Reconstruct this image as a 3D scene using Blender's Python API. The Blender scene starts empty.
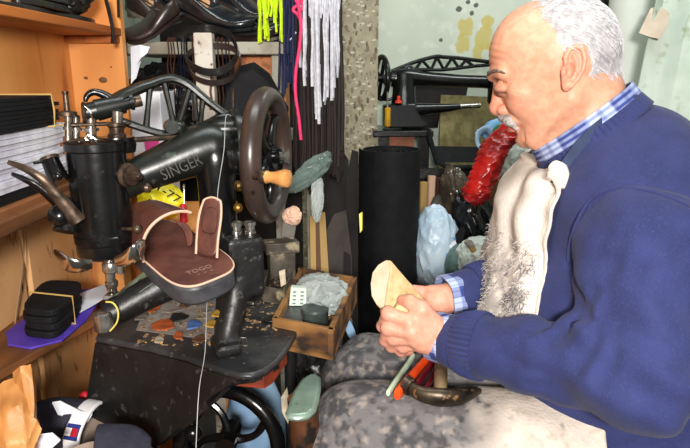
import bpy, bmesh, math, random
import numpy as np
from mathutils import Vector, Matrix, noise as mnoise
random.seed(7)
rng = np.random.default_rng(5)
S = bpy.context.scene
COL = S.collection
PI = math.pi
V = Vector
# ---------------------------------------------------------------- camera
PITCH = math.radians(14.0); CP, SP = math.cos(PITCH), math.sin(PITCH)
CAMZ = 1.12; FPX = 600.0
def P(u, v, k):
    """photo pixel and distance along the optical axis -> point of the room"""
    s = (u - 345.0) / FPX; t = (224.0 - v) / FPX
    return V((k * s, k * (CP + t * SP), CAMZ + k * (-SP + t * CP)))
def PZ(u, v, z):
    t = (224.0 - v) / FPX
    return P(u, v, (z - CAMZ) / (-SP + t * CP))
def PY(u, v, y):
    t = (224.0 - v) / FPX
    return P(u, v, y / (CP + t * SP))
def lin(c):
    return tuple((x / 12.92 if x <= .04045 else ((x + .055) / 1.055) ** 2.4) for x in c)
def C(r, g, b):
    return lin((r / 255., g / 255., b / 255.))
# ---------------------------------------------------------------- materials
def mat(name, c1, c2=None, scale=20., rough=.6, metal=0., bump=0., bscale=None, detail=4., lo=.35, hi=.65,
        stretch=(1, 1, 1), c3=None, s3=60., lo3=.55, hi3=.7, spec=.5, trans=0., alpha=1., coat=0., sheen=0., sss=0.,
        bstretch=None, attr=None, ior=1.45):
    m = bpy.data.materials.new(name); m.use_nodes = True
    nt = m.node_tree; N = nt.nodes; L = nt.links
    b = N['Principled BSDF']
    b.inputs['Roughness'].default_value = rough; b.inputs['Metallic'].default_value = metal
    b.inputs['Specular IOR Level'].default_value = spec; b.inputs['IOR'].default_value = ior
    b.inputs['Transmission Weight'].default_value = trans; b.inputs['Alpha'].default_value = alpha
    b.inputs['Coat Weight'].default_value = coat
    if sheen: b.inputs['Sheen Weight'].default_value = sheen
    if sss:
        b.inputs['Subsurface Weight'].default_value = sss
        b.inputs['Subsurface Radius'].default_value = (.012, .005, .003)
    tc = N.new('ShaderNodeTexCoord')
    def noise(sc, st, det=detail):
        mp = N.new('ShaderNodeMapping'); mp.inputs['Scale'].default_value = st
        L.new(tc.outputs['Object'], mp.inputs['Vector'])
        n = N.new('ShaderNodeTexNoise'); n.inputs['Scale'].default_value = sc; n.inputs['Detail'].default_value = det
        L.new(mp.outputs['Vector'], n.inputs['Vector']); return n.outputs['Fac']
    def ramp(src, a, z):
        r = N.new('ShaderNodeMapRange'); r.inputs['From Min'].default_value = a; r.inputs['From Max'].default_value = z
        r.clamp = True; L.new(src, r.inputs['Value']); return r.outputs['Result']
    def mix(f, a, c):
        x = N.new('ShaderNodeMix'); x.data_type = 'RGBA'
        L.new(f, x.inputs['Factor'])
        if isinstance(a, tuple): x.inputs['A'].default_value = (*a, 1)
        else: L.new(a, x.inputs['A'])
        if isinstance(c, tuple): x.inputs['B'].default_value = (*c, 1)
        else: L.new(c, x.inputs['B'])
        return x.outputs['Result']
    col = c1
    if attr:
        at = N.new('ShaderNodeAttribute'); at.attribute_name = attr; col = at.outputs['Color']
        if c2: 
            x = N.new('ShaderNodeMix'); x.data_type = 'RGBA'; x.blend_type = 'MULTIPLY'
            x.inputs['Factor'].default_value = 1
            L.new(col, x.inputs['A']); L.new(mix(ramp(noise(scale, stretch), lo, hi), (1., 1., 1.), c2), x.inputs['B'])
            col = x.outputs['Result']
    elif c2: col = mix(ramp(noise(scale, stretch), lo, hi), c1, c2)
    if c3: col = mix(ramp(noise(s3, stretch), lo3, hi3), col, c3)
    if isinstance(col, tuple): b.inputs['Base Color'].default_value = (*col, 1)
    else: L.new(col, b.inputs['Base Color'])
    if bump:
        bp = N.new('ShaderNodeBump'); bp.inputs['Strength'].default_value = bump; bp.inputs['Distance'].default_value = .004
        L.new(noise(bscale or scale, bstretch or stretch), bp.inputs['Height']); L.new(bp.outputs['Normal'], b.inputs['Normal'])
    m['_'] = 1
    return m
# ---------------------------------------------------------------- geometry accumulator
class G:
    def __init__(s): s.v = []; s.f = []; s.c = None
    def add(s, vs, fs):
        o = len(s.v); s.v += [V(p) for p in vs]; s.f += [tuple(i + o for i in f) for f in fs]; return s
    def box(s, c, size, X=(1, 0, 0), Y=(0, 1, 0), Z=(0, 0, 1), taper=1.):
        c = V(c); X, Y, Z = V(X).normalized() * size[0] / 2, V(Y).normalized() * size[1] / 2, V(Z).normalized() * size[2] / 2
        vs = []
        for k in (-1, 1):
            q = taper if k > 0 else 1.
            for a, b in ((-1, -1), (1, -1), (1, 1), (-1, 1)): vs.append(c + X * a * q + Y * b * q + Z * k)
        return s.add(vs, [(3, 2, 1, 0), (4, 5, 6, 7), (0, 1, 5, 4), (1, 2, 6, 5), (2, 3, 7, 6), (3, 0, 4, 7)])
    def aabox(s, lo, hi):
        lo, hi = V(lo), V(hi); return s.box((lo + hi) / 2, hi - lo)
    def tube(s, pts, r, n=12, closed=False, smooth=0, flat=1., ref=None):
        pts = [V(p) for p in pts]; m = len(pts)
        rs = list(r) if isinstance(r, (list, tuple)) else [r] * m
        if smooth:
            np_, nr = [], []
            rng_ = range(m if closed else m - 1)
            for i in rng_:
                g = lambda j: pts[j % m] if closed else pts[max(0, min(m - 1, j))]
                a, b, c, d = g(i - 1), g(i), g(i + 1), g(i + 2)
                for q in range(smooth):
                    t = q / smooth
                    np_.append(.5 * ((2 * b) + (c - a) * t + (2 * a - 5 * b + 4 * c - d) * t * t + (3 * b - a - 3 * c + d) * t ** 3))
                    nr.append(rs[i] * (1 - t) + rs[(i + 1) % m] * t)
            if not closed: np_.append(pts[-1]); nr.append(rs[-1])
            pts, rs = np_, nr; m = len(pts)
        vs, fs = [], []
        prev = None
        for i in range(m):
            if closed: T = (pts[(i + 1) % m] - pts[i - 1])
            else: T = pts[min(i + 1, m - 1)] - pts[max(i - 1, 0)]
            if T.length < 1e-9: T = V((0, 0, 1))
            T.normalize()
            if ref is not None: A = V(ref)
            elif prev is None: A = V((0, 0, 1)) if abs(T.z) < .9 else V((1, 0, 0))
            else: A = prev
            A = A - T * A.dot(T)
            if A.length < 1e-6: A = T.orthogonal()
            A.normalize(); prev = A; B = T.cross(A)
            for j in range(n):
                w = 2 * PI * j / n
                vs.append(pts[i] + A * math.cos(w) * rs[i] + B * math.sin(w) * rs[i] * flat)
        for i in range(m if closed else m - 1):
            a, b = i * n, ((i + 1) % m) * n
            for j in range(n): fs.append((a + j, a + (j + 1) % n, b + (j + 1) % n, b + j))
        if not closed: fs += [tuple(range(n))[::-1], tuple((m - 1) * n + j for j in range(n))]
        return s.add(vs, fs)
    def lathe(s, prof, o, axis=(0, 0, 1), n=24):
        o = V(o); Z = V(axis).normalized(); X = Z.orthogonal().normalized(); Y = Z.cross(X)
        vs, fs = [], []; m = len(prof)
        for r, z in prof:
            for j in range(n):
                w = 2 * PI * j / n; vs.append(o + Z * z + (X * math.cos(w) + Y * math.sin(w)) * max(r, 1e-5))
        for i in range(m - 1):
            for j in range(n): fs.append((i * n + j, i * n + (j + 1) % n, (i + 1) * n + (j + 1) % n, (i + 1) * n + j))
        fs += [tuple(range(n))[::-1], tuple((m - 1) * n + j for j in range(n))]
        return s.add(vs, fs)
    def cyl(s, a, b, r, r2=None, n=20):
        a, b = V(a), V(b); L = (b - a).length
        return s.lathe([(r, 0), (r2 if r2 is not None else r, L)], a, b - a, n)
    def prism(s, poly, ext):
        """polygon of 3D points pushed along ext"""
        poly = [V(p) for p in poly]; n = len(poly); e = V(ext)
        fs = [tuple(range(n))[::-1], tuple(range(n, 2 * n))]
        fs += [(i, (i + 1) % n, n + (i + 1) % n, n + i) for i in range(n)]
        return s.add(poly + [p + e for p in poly], fs)
    def sheet(s, rows, th, closed=False):
        """grid of points with a thickness along its own normals"""
        m, n = len(rows), len(rows[0]); R = [[V(p) for p in r] for r in rows]
        top, bot = [], []
        for i in range(m):
            for j in range(n):
                if closed: dj = R[i][(j + 1) % n] - R[i][j - 1]
                else: dj = R[i][min(j + 1, n - 1)] - R[i][max(j - 1, 0)]
                di = R[min(i + 1, m - 1)][j] - R[max(i - 1, 0)][j]
                N = di.cross(dj)
                N = N.normalized() if N.length > 1e-12 else V((0, 0, 1))
                top.append(R[i][j] + N * th / 2); bot.append(R[i][j] - N * th / 2)
        fs = []; K = m * n
        jr = range(n if closed else n - 1)
        for i in range(m - 1):
            for j in jr:
                a, b, c, d = i * n + j, i * n + (j + 1) % n, (i + 1) * n + (j + 1) % n, (i + 1) * n + j
                fs += [(a, d, c, b), (K + a, K + b, K + c, K + d)]
        for j in jr:
            a, b = j, (j + 1) % n; fs.append((a, b, K + b, K + a))
            a, b = (m - 1) * n + j, (m - 1) * n + (j + 1) % n; fs.append((b, a, K + a, K + b))
        if not closed:
            for i in range(m - 1):
                a, b = i * n, (i + 1) * n; fs.append((b, a, K + a, K + b))
                a, b = i * n + n - 1, (i + 1) * n + n - 1; fs.append((a, b, K + b, K + a))
        return s.add(top + bot, fs)
    def ell(s, c, r, X=(1, 0, 0), Y=(0, 1, 0), Z=(0, 0, 1), n=16, m=10):
        c = V(c); X, Y, Z = V(X).normalized() * r[0], V(Y).normalized() * r[1], V(Z).normalized() * r[2]
        vs = [c - Z]; fs = []
        for i in range(1, m):
            p = -PI / 2 + PI * i / m
            for j in range(n):
                w = 2 * PI * j / n; vs.append(c + Z * math.sin(p) + (X * math.cos(w) + Y * math.sin(w)) * math.cos(p))
        vs.append(c + Z); t = len(vs) - 1
        for j in range(n):
            fs.append((0, 1 + (j + 1) % n, 1 + j)); fs.append((t, 1 + (m - 2) * n + j, 1 + (m - 2) * n + (j + 1) % n))
        for i in range(m - 2):
            for j in range(n): fs.append((1 + i * n + j, 1 + i * n + (j + 1) % n, 1 + (i + 1) * n + (j + 1) % n, 1 + (i + 1) * n + j))
        return s.add(vs, fs)
    def crumple(s, c, r, seed=0, amp=.18, freq=2.2, lev=5, X=(1, 0, 0), Y=(0, 1, 0), Z=(0, 0, 1), flatbot=None, fine=.45):
        """a rumpled, creased bag or cloth"""
        bm = bmesh.new(); bmesh.ops.create_icosphere(bm, subdivisions=lev, radius=1)
        X, Y, Z = V(X).normalized() * r[0], V(Y).normalized() * r[1], V(Z).normalized() * r[2]; c = V(c)
        vs = []
        for v in bm.verts:
            p = v.co; q = p * freq + V((seed * 7.3, seed * 3.1, seed * 1.7))
            wq = q + V((mnoise.noise(q * .8), mnoise.noise(q * .8 + V((5, 1, 2))), mnoise.noise(q * .8 + V((1, 7, 3))))) * .5
            f = mnoise.voronoi(wq)[0]; f2 = mnoise.voronoi(wq * 2.1)[0]
            d = .55 * math.exp(-(f[1] - f[0]) * 3.2) - .25 - .25 * (f[0] - .4); d2 = .45 * math.exp(-(f2[1] - f2[0]) * 3.2) - .2
            k = 1 + amp * (d + fine * d2 + .9 * mnoise.noise(q * .5))
            p = p * k
            if flatbot is not None and p.z < flatbot: p.z = flatbot + (p.z - flatbot) * .1
            vs.append(c + X * p.x + Y * p.y + Z * p.z)
        bm.verts.index_update(); s.add(vs, [tuple(v.index for v in f.verts) for f in bm.faces]); bm.free(); return s
    def mesh(s, verts, faces, col=None):
        s.add([V(p) for p in verts], faces); s.c = col; return s
def lerp(a, b, t): return a + (b - a) * t
# ---------------------------------------------------------------- objects
def obj(name, g, m, parent=None, smooth=38, bevel=0., subd=0, label=None, kind=None, base=None):
    me = bpy.data.meshes.new(name)
    if parent is not None: o0 = V(parent['_o'])
    elif base is not None: o0 = V(base)
    else:
        xs = [p.x for p in g.v]; ys = [p.y for p in g.v]; zs = [p.z for p in g.v]
        o0 = V(((min(xs) + max(xs)) / 2, (min(ys) + max(ys)) / 2, min(zs)))
    me.from_pydata([p - o0 for p in g.v], [], g.f); me.update()
    bm = bmesh.new(); bm.from_mesh(me); bmesh.ops.recalc_face_normals(bm, faces=bm.faces); bm.to_mesh(me); bm.free()
    for p in me.polygons: p.use_smooth = smooth > 0
    if smooth > 0: me.set_sharp_from_angle(angle=math.radians(smooth))
    if g.c is not None:
        at = me.color_attributes.new('Col', 'FLOAT_COLOR', 'POINT')
        at.data.foreach_set('color', np.asarray(g.c, dtype=np.float32).ravel())
    me.materials.append(m)
    o = bpy.data.objects.new(name, me); COL.objects.link(o)
    if parent is not None: o.parent = parent
    else: o.location = o0
    o['_o'] = tuple(o0)
    if bevel:
        b = o.modifiers.new('b', 'BEVEL'); b.width = bevel; b.segments = 2; b.limit_method = 'ANGLE'; b.angle_limit = math.radians(40)
    if subd:
        b = o.modifiers.new('s', 'SUBSURF'); b.levels = subd; b.render_levels = subd
    if label: o['label'] = label
    if kind: o['kind'] = kind
    return o
def tag(o, label, cat, group=None, kind=None):
    o['label'] = label; o['category'] = cat
    if group: o['group'] = group
    if kind: o['kind'] = kind
    return o
def thing(name, label, cat, loc, group=None):
    o = bpy.data.objects.new(name, None); COL.objects.link(o); o.location = loc; o.empty_display_size = .02
    o['_o'] = tuple(loc); return tag(o, label, cat, group)
def dup(root, loc, rotz=0., label=None, rot=None):
    r = root.copy(); COL.objects.link(r); r.location = loc
    r.rotation_euler = rot if rot else (0, 0, rotz)
    if label: r['label'] = label
    for ch in list(root.children):
        c = ch.copy(); COL.objects.link(c); c.parent = r
        for d0 in list(ch.children):
            d = d0.copy(); COL.objects.link(d); d.parent = c
    return r
def text_mesh(txt, p0, p1, up, depth, font_h=None):
    """raised lettering from p0 to p1 (ends of the base line), standing towards 'up'"""
    cu = bpy.data.curves.new('t', 'FONT'); cu.body = txt; cu.size = 1; cu.extrude = 0.5; cu.resolution_u = 3
    o = bpy.data.objects.new('t', cu); COL.objects.link(o)
    dg = bpy.context.evaluated_depsgraph_get(); me = bpy.data.meshes.new_from_object(o.evaluated_get(dg))
    vs = [v.co.copy() for v in me.vertices]; fs = [tuple(p.vertices) for p in me.polygons]
    COL.objects.unlink(o); bpy.data.objects.remove(o); bpy.data.curves.remove(cu); bpy.data.meshes.remove(me)
    x0 = min(v.x for v in vs); x1 = max(v.x for v in vs); h = max(v.y for v in vs)
    p0, p1 = V(p0), V(p1); X = p1 - p0; U = V(up); N = X.cross(U).normalized()
    hh = font_h or X.length / (x1 - x0) * h
    U = (U - X.normalized() * U.dot(X.normalized())).normalized()
    g = G(); g.add([p0 + X * ((v.x - x0) / (x1 - x0)) + U * (v.y / h * hh) + N * (v.z * depth) for v in vs], fs); return g
# ---------------------------------------------------------------- distance-field modelling
def arr(p): return np.array([p[0], p[1], p[2]], dtype=np.float32)
def d_sph(p, c, r): return np.linalg.norm(p - arr(c), axis=1) - r
def d_ell(p, c, r, R=None):
    q = p - arr(c)
    if R is not None: q = q @ np.asarray(R, dtype=np.float32).T
    r = arr(r); k0 = np.linalg.norm(q / r, axis=1); k1 = np.linalg.norm(q / (r * r), axis=1) + 1e-9
    return k0 * (k0 - 1) / k1
def d_cap(p, a, b, ra, rb):
    a, b = arr(a), arr(b); ab = b - a; q = p - a
    t = np.clip(q @ ab / float(ab @ ab + 1e-12), 0, 1)
    return np.linalg.norm(q - t[:, None] * ab, axis=1) - (ra + (rb - ra) * t)
def d_box(p, c, h, R=None, r=0.):
    q = p - arr(c)
    if R is not None: q = q @ np.asarray(R, dtype=np.float32).T
    q = np.abs(q) - arr(h) + r
    return np.linalg.norm(np.maximum(q, 0), axis=1) + np.minimum(q.max(axis=1), 0) - r
def smin(a, b, k):
    h = np.clip(.5 + .5 * (b - a) / k, 0, 1); return b + (a - b) * h - k * h * (1 - h)
def smax(a, b, k): return -smin(-a, -b, k)
_T = rng.random((32, 32, 32)).astype(np.float32)
def vn(p):
    i = np.floor(p).astype(np.int64); f = (p - i).astype(np.float32); f = f * f * (3 - 2 * f); i &= 31; j = (i + 1) & 31
    x0, y0, z0, x1, y1, z1 = i[:, 0], i[:, 1], i[:, 2], j[:, 0], j[:, 1], j[:, 2]; fx, fy, fz = f[:, 0], f[:, 1], f[:, 2]
    a = _T[x0, y0, z0] * (1 - fx) + _T[x1, y0, z0] * fx; b = _T[x0, y1, z0] * (1 - fx) + _T[x1, y1, z0] * fx
    c = _T[x0, y0, z1] * (1 - fx) + _T[x1, y0, z1] * fx; d = _T[x0, y1, z1] * (1 - fx) + _T[x1, y1, z1] * fx
    return (a * (1 - fy) + b * fy) * (1 - fz) + (c * (1 - fy) + d * fy) * fz - .5
def fbm(p, o=3):
    s = 0; a = 1.
    for i in range(o): s = s + vn(p * 2 ** i + i * 5.3) * a; a *= .5
    return s
def sdf_mesh(fn, lo, hi, h, rounds=1):
    lo = np.array(lo, dtype=np.float32); hi = np.array(hi, dtype=np.float32); B = 4
    nb = np.maximum(1, np.ceil((hi - lo) / (h * B)).astype(int)); n = nb * B
    ax = [lo[i] + (np.arange(nb[i]) + .5) * h * B for i in range(3)]
    cp = np.stack(np.meshgrid(*ax, indexing='ij'), -1).reshape(-1, 3).astype(np.float32)
    cd = fn(cp).reshape(nb)
    F = np.repeat(np.repeat(np.repeat(cd, B, 0), B, 1), B, 2).astype(np.float32)
    act = np.argwhere(np.abs(cd) < h * B * 2.0)
    off = np.stack(np.meshgrid(*[np.arange(B)] * 3, indexing='ij'), -1).reshape(-1, 3)
    for st in range(0, len(act), 20000):
        idx = (act[st:st + 20000, None, :] * B + off[None]).reshape(-1, 3)
        F[idx[:, 0], idx[:, 1], idx[:, 2]] = fn((lo + (idx + .5) * h).astype(np.float32))
    F[0] = F[-1] = np.maximum(F[0], h); F[-1] = np.maximum(F[-1], h)
    F[:, 0] = np.maximum(F[:, 0], h); F[:, -1] = np.maximum(F[:, -1], h); F[:, :, 0] = np.maximum(F[:, :, 0], h); F[:, :, -1] = np.maximum(F[:, :, -1], h)
    F[0] = np.maximum(F[0], h)
    I = F < 0
    cnt = sum(I[a:I.shape[0] - 1 + a, b:I.shape[1] - 1 + b, c:I.shape[2] - 1 + c].astype(np.int8) for a in (0, 1) for b in (0, 1) for c in (0, 1))
    cells = np.argwhere((cnt > 0) & (cnt < 8)); ID = np.full(cnt.shape, -1, dtype=np.int64); ID[tuple(cells.T)] = np.arange(len(cells))
    acc = np.zeros((len(cells), 3)); w = np.zeros(len(cells))
    cor = [(a, b, c) for a in (0, 1) for b in (0, 1) for c in (0, 1)]
    for a in cor:
        for ax_ in range(3):
            if a[ax_]: continue
            b = list(a); b[ax_] = 1
            f0 = F[cells[:, 0] + a[0], cells[:, 1] + a[1], cells[:, 2] + a[2]]; f1 = F[cells[:, 0] + b[0], cells[:, 1] + b[1], cells[:, 2] + b[2]]
            k = (f0 < 0) != (f1 < 0); t = np.where(k, f0 / (f0 - f1 + 1e-20), 0)
            pt = np.array(a, dtype=float)[None].repeat(len(cells), 0); pt[:, ax_] = t
            acc[k] += pt[k]; w[k] += 1
    vs = lo + (cells + acc / np.maximum(w, 1)[:, None] + .5) * h
    fs = []
    for ax_ in range(3):
        e = [0, 0, 0]; e[ax_] = 1
        sl = tuple(slice(0, F.shape[i] - e[i]) for i in range(3)); s2 = tuple(slice(e[i], None) for i in range(3))
        A = I[sl]; Bq = I[s2]; ed = np.argwhere(A != Bq); fl = A[tuple(ed.T)]
        u, v = [i for i in range(3) if i != ax_]
        ok = (ed[:, u] > 0) & (ed[:, v] > 0) & (ed[:, u] < cnt.shape[u]) & (ed[:, v] < cnt.shape[v]); ed, fl = ed[ok], fl[ok]
        def g(du, dv):
            q = ed.copy(); q[:, u] += du; q[:, v] += dv; return ID[tuple(q.T)]
        Q = np.stack([g(-1, -1), g(0, -1), g(0, 0), g(-1, 0)], 1); Q[~fl] = Q[~fl][:, ::-1]; fs.append(Q)
    Q = np.concatenate(fs); Q = Q[(Q >= 0).all(1)]
    return vs, [tuple(int(i) for i in q) for q in Q]
def hit(fn, u, v, k0=.4, k1=2., off=0.):
    """distance along the ray through a pixel at which a distance field is met"""
    k = k0; sc = (P(u, v, 1) - P(u, v, 0)).length
    for _ in range(90):
        d = float(fn(np.array([P(u, v, k)], dtype=np.float32))[0])
        if d < .0008: break
        k += d / sc * .8
        if k > k1: return None
    return P(u, v, k - off)
# ================================================================ camera, light
cam = bpy.data.cameras.new('camera'); cam.sensor_width = 36; cam.lens = FPX / 690 * 36; cam.clip_start = .02
co = bpy.data.objects.new('camera', cam); COL.objects.link(co); co.location = (0, 0, CAMZ); co.rotation_euler = (PI / 2 - PITCH, 0, 0)
S.camera = co
S.view_settings.view_transform = 'Standard'; S.view_settings.look = 'None'; S.view_settings.gamma = 1
S.view_settings.use_curve_mapping = False; S.view_settings.exposure = 0.0
w = bpy.data.worlds.new('world'); S.world = w; w.use_nodes = True
w.node_tree.nodes['Background'].inputs['Color'].default_value = (.90, .96, 1., 1); w.node_tree.nodes['Background'].inputs['Strength'].default_value = .13
def area(name, loc, to, sx, sy, e, col):
    l = bpy.data.lights.new(name, 'AREA'); l.shape = 'RECTANGLE'; l.size = sx; l.size_y = sy; l.energy = e; l.color = col
    o = bpy.data.objects.new(name, l); COL.objects.link(o); o.location = loc
    o.rotation_euler = (V(to) - V(loc)).to_track_quat('-Z', 'Y').to_euler(); return o
area('flash_light', (.03, -.50, 1.28), (.05, 1.1, .90), .20, .13, 39, (1., .96, .90))
area('ceiling_lamp_light', (.1, .75, 2.25), (.1, 1.1, .8), 1.1, .25, 13, (.93, 1., .98))
area('ceiling_lamp_light', (.75, 1.9, 2.2), (.6, 2.6, .9), .6, .25, 9, (.95, 1., .97))
# ================================================================ setting
M_floor = mat('floor_concrete', C(70, 62, 56), C(40, 36, 34), 6, .9, bump=.4)
def wall_mat():
    m = mat('wall_paint', C(206, 214, 200), C(186, 197, 184), 3.2, .75, bump=.15, bscale=30, c3=C(216, 222, 210), s3=14)
    nt = m.node_tree; N = nt.nodes; L = nt.links; b = N['Principled BSDF']
    src = b.inputs['Base Color'].links[0].from_socket
    tc = N.new('ShaderNodeTexCoord'); nz = N.new('ShaderNodeTexNoise'); nz.inputs['Scale'].default_value = 22; nz.inputs['Detail'].default_value = 5
    L.new(tc.outputs['Object'], nz.inputs['Vector'])
    def blob(src, c, r, col, stren=1., sx=1., sz=1.):
        mp = N.new('ShaderNodeVectorMath'); mp.operation = 'SUBTRACT'; L.new(tc.outputs['Object'], mp.inputs[0]); mp.inputs[1].default_value = c
        ms = N.new('ShaderNodeVectorMath'); ms.operation = 'MULTIPLY'; L.new(mp.outputs[0], ms.inputs[0]); ms.inputs[1].default_value = (sx, 0, sz)
        ln = N.new('ShaderNodeVectorMath'); ln.operation = 'LENGTH'; L.new(ms.outputs[0], ln.inputs[0])
        ad = N.new('ShaderNodeMath'); ad.operation = 'MULTIPLY_ADD'; L.new(nz.outputs['Fac'], ad.inputs[0]); ad.inputs[1].default_value = r * 2.2; L.new(ln.outputs['Value'], ad.inputs[2])
        mr = N.new('ShaderNodeMapRange'); L.new(ad.outputs[0], mr.inputs['Value'])
        mr.inputs['From Min'].default_value = r * 2.12; mr.inputs['From Max'].default_value = r * 1.9; mr.inputs['To Max'].default_value = stren
        x = N.new('ShaderNodeMix'); x.data_type = 'RGBA'; L.new(mr.outputs['Result'], x.inputs['Factor']); L.new(src, x.inputs['A']); x.inputs['B'].default_value = (*col, 1)
        return x.outputs['Result']
    for (u, v, r, sx, sz) in [(466, 28, .034, 1, .75), (463, 44, .03, 1, .6), (484, 38, .034, .9, .6), (478, 52, .026, 1, .6), (487, 22, .024, .8, 1), (494, 46, .03, 1, 1)]:
        p = PY(u, v, 2.7); src = blob(src, (p.x, 0, p.z), r, C(196, 180, 98), .85, sx, sz)
    for (u, v, r) in [(459, 9, .012), (472, 13, .011), (476, 5, .010), (441, 40, .008), (468, 2, .012)]:
        p = PY(u, v, 2.7); src = blob(src, (p.x, 0, p.z), r, C(70, 72, 66), .9)
    L.new(src, b.inputs['Base Color']); return m
M_wall = wall_mat()
obj('floor', G().aabox((-1., -.3, -.05), (1.9, 2.75, 0)), M_floor, kind='structure')
obj('wall_back', G().aabox((-1., 2.7, 0), (1.9, 2.8, 2.4)), M_wall, kind='structure', base=(0, 2.7, 0))
obj('wall_left', G().aabox((-1.0, -.3, 0), (-.9, 2.7, 2.4)), M_wall, kind='structure', base=(0, 2.7, 0))
obj('wall_right', G().aabox((1.8, -.3, 0), (1.9, 2.7, 2.4)), M_wall, kind='structure', base=(0, 2.7, 0))
# tiled pillar: stone chips in a pale bed
def terrazzo():
    m = mat('pillar_chips', C(170, 160, 132), C(142, 134, 110), 30, .55)
    nt = m.node_tree; N = nt.nodes; L = nt.links; b = N['Principled BSDF']; src = b.inputs['Base Color'].links[0].from_socket
    tc = N.new('ShaderNodeTexCoord')
    for sc, th, col, st in ((46, .42, C(120, 102, 78), (1.5, 1, .7)), (60, .36, C(196, 190, 166), (.7, 1, 1.3)), (34, .22, C(92, 76, 58), (1.2, 1, .55)), (74, .33, C(122, 112, 88), (1, 1, 1))):
        mp = N.new('ShaderNodeMapping'); mp.inputs['Scale'].default_value = st; mp.inputs['Location'].default_value = (sc, 0, sc * .3); mp.inputs['Rotation'].default_value = (0, .6 if sc != 60 else -.7, 0)
        L.new(tc.outputs['Object'], mp.inputs['Vector'])
        vo = N.new('ShaderNodeTexVoronoi'); vo.inputs['Scale'].default_value = sc; vo.distance = 'EUCLIDEAN'; L.new(mp.outputs['Vector'], vo.inputs['Vector'])
        sp = N.new('ShaderNodeSeparateColor'); L.new(vo.outputs['Color'], sp.inputs['Color'])
        g1 = N.new('ShaderNodeMath'); g1.operation = 'GREATER_THAN'; L.new(sp.outputs[0], g1.inputs[0]); g1.inputs[1].default_value = .55
        l1 = N.new('ShaderNodeMath'); l1.operation = 'LESS_THAN'; L.new(vo.outputs['Distance'], l1.inputs[0]); l1.inputs[1].default_value = th
        mm = N.new('ShaderNodeMath'); mm.operation = 'MULTIPLY'; L.new(g1.outputs[0], mm.inputs[0]); L.new(l1.outputs[0], mm.inputs[1])
        x = N.new('ShaderNodeMix'); x.data_type = 'RGBA'; L.new(mm.outputs[0], x.inputs['Factor']); L.new(src, x.inputs['A']); x.inputs['B'].default_value = (*col, 1); src = x.outputs['Result']
    L.new(src, b.inputs['Base Color']); return m
pl = PY(331, 60, 2.3); pr = PY(378, 60, 2.3)
obj('wall_pillar', G().aabox((pl.x - .25, 2.3, 0), (pr.x, 2.7, 2.4)), terrazzo(), kind='structure', base=(0, 2.3, 0))
# ================================================================ materials
M_pine = mat('pine_wood', C(226, 158, 90), C(206, 132, 66), 9, .5, bump=.12, bscale=30, stretch=(1, 1, .12), c3=C(150, 78, 28), s3=24, lo3=.58, hi3=.8)
M_pine_h = mat('pine_board', C(206, 122, 50), C(160, 84, 30), 9, .55, bump=.12, bscale=30, stretch=(1, .12, 1), c3=C(110, 58, 24), s3=26, lo3=.55, hi3=.8)
M_oldwood = mat('worn_wood', C(150, 92, 50), C(84, 52, 30), 14, .6, bump=.3, bscale=40, stretch=(1, .15, 1), c3=C(40, 24, 14), s3=12, lo3=.5, hi3=.7)
M_ply = mat('grimy_plywood', C(228, 176, 122), C(206, 148, 94), 7, .6, bump=.1, bscale=30, stretch=(1, 1, .25), c3=C(70, 40, 22), s3=55, lo3=.62, hi3=.72)
M_greywood = mat('painted_wood_grey', C(168, 164, 150), C(120, 112, 98), 12, .7, bump=.3, c3=C(80, 66, 54), s3=40, lo3=.6, hi3=.75)
M_black = mat('black_enamel', C(7, 7, 8), C(15, 15, 15), 18, .24, bump=.12, bscale=60, c3=C(54, 50, 46), s3=90, lo3=.66, hi3=.8, spec=.6)
M_blackworn = mat('worn_black_iron', C(15, 15, 16), C(32, 31, 31), 14, .42, bump=.25, bscale=70, c3=C(100, 97, 92), s3=85, lo3=.6, hi3=.82, spec=.55)
M_green = mat('greenish_black_enamel', C(10, 12, 10), C(22, 25, 21), 16, .34, bump=.1, bscale=60, c3=C(84, 98, 86), s3=40, lo3=.64, hi3=.85, spec=.6)
M_steel = mat('worn_steel', C(190, 186, 180), C(120, 112, 104), 40, .25, metal=.9, bump=.1)
M_chrome = mat('bright_steel', C(222, 218, 212), C(170, 160, 150), 30, .16, metal=1.)
M_rust = mat('rusty_steel', C(98, 80, 66), C(52, 42, 36), 60, .4, metal=.7, bump=.3)
M_bronze = mat('worn_wheel_paint', C(62, 48, 43), C(48, 38, 34), 18, .32, bump=.06, bscale=40, c3=C(24, 20, 18), s3=34, lo3=.63, hi3=.7, spec=.6)
M_knobwood = mat('varnished_wood', C(202, 146, 84), C(164, 102, 50), 30, .28, stretch=(.3, 1, 1), coat=.5)
M_rubber = mat('black_rubber', C(17, 17, 19), C(25, 25, 28), 30, .7, bump=.2, bscale=120, spec=.2)
M_rubw = mat('white_rubber', C(226, 224, 232), C(190, 186, 198), 30, .7, bump=.2, bscale=90)
M_blkleather = mat('black_leather', C(16, 15, 16), C(34, 31, 31), 24, .32, bump=.25, bscale=90)
M_brnleather = mat('brown_leather', C(96, 58, 46), C(70, 40, 32), 26, .5, bump=.25, bscale=90)
M_tan = mat('tan_leather', C(206, 146, 84), C(170, 112, 58), 14, .5, bump=.3, bscale=50, c3=C(226, 178, 112), s3=9, lo3=.55, hi3=.75)
M_white = mat('white_paper', C(226, 226, 232), C(206, 206, 216), 12, .8)
M_band = mat('rubber_band', C(196, 160, 96), None, rough=.5)
M_purple = mat('purple_foam', C(88, 62, 178), C(66, 42, 150), 20, .6, bump=.2)
M_pinkbox = mat('pink_grey_card', C(190, 156, 160), C(160, 124, 130), 14, .8)
M_tanbox = mat('tan_card', C(206, 150, 96), C(176, 120, 70), 14, .8)
M_navy = mat('navy_suede', C(32, 32, 46), C(46, 46, 60), 40, .85, bump=.3, bscale=150)
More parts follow.
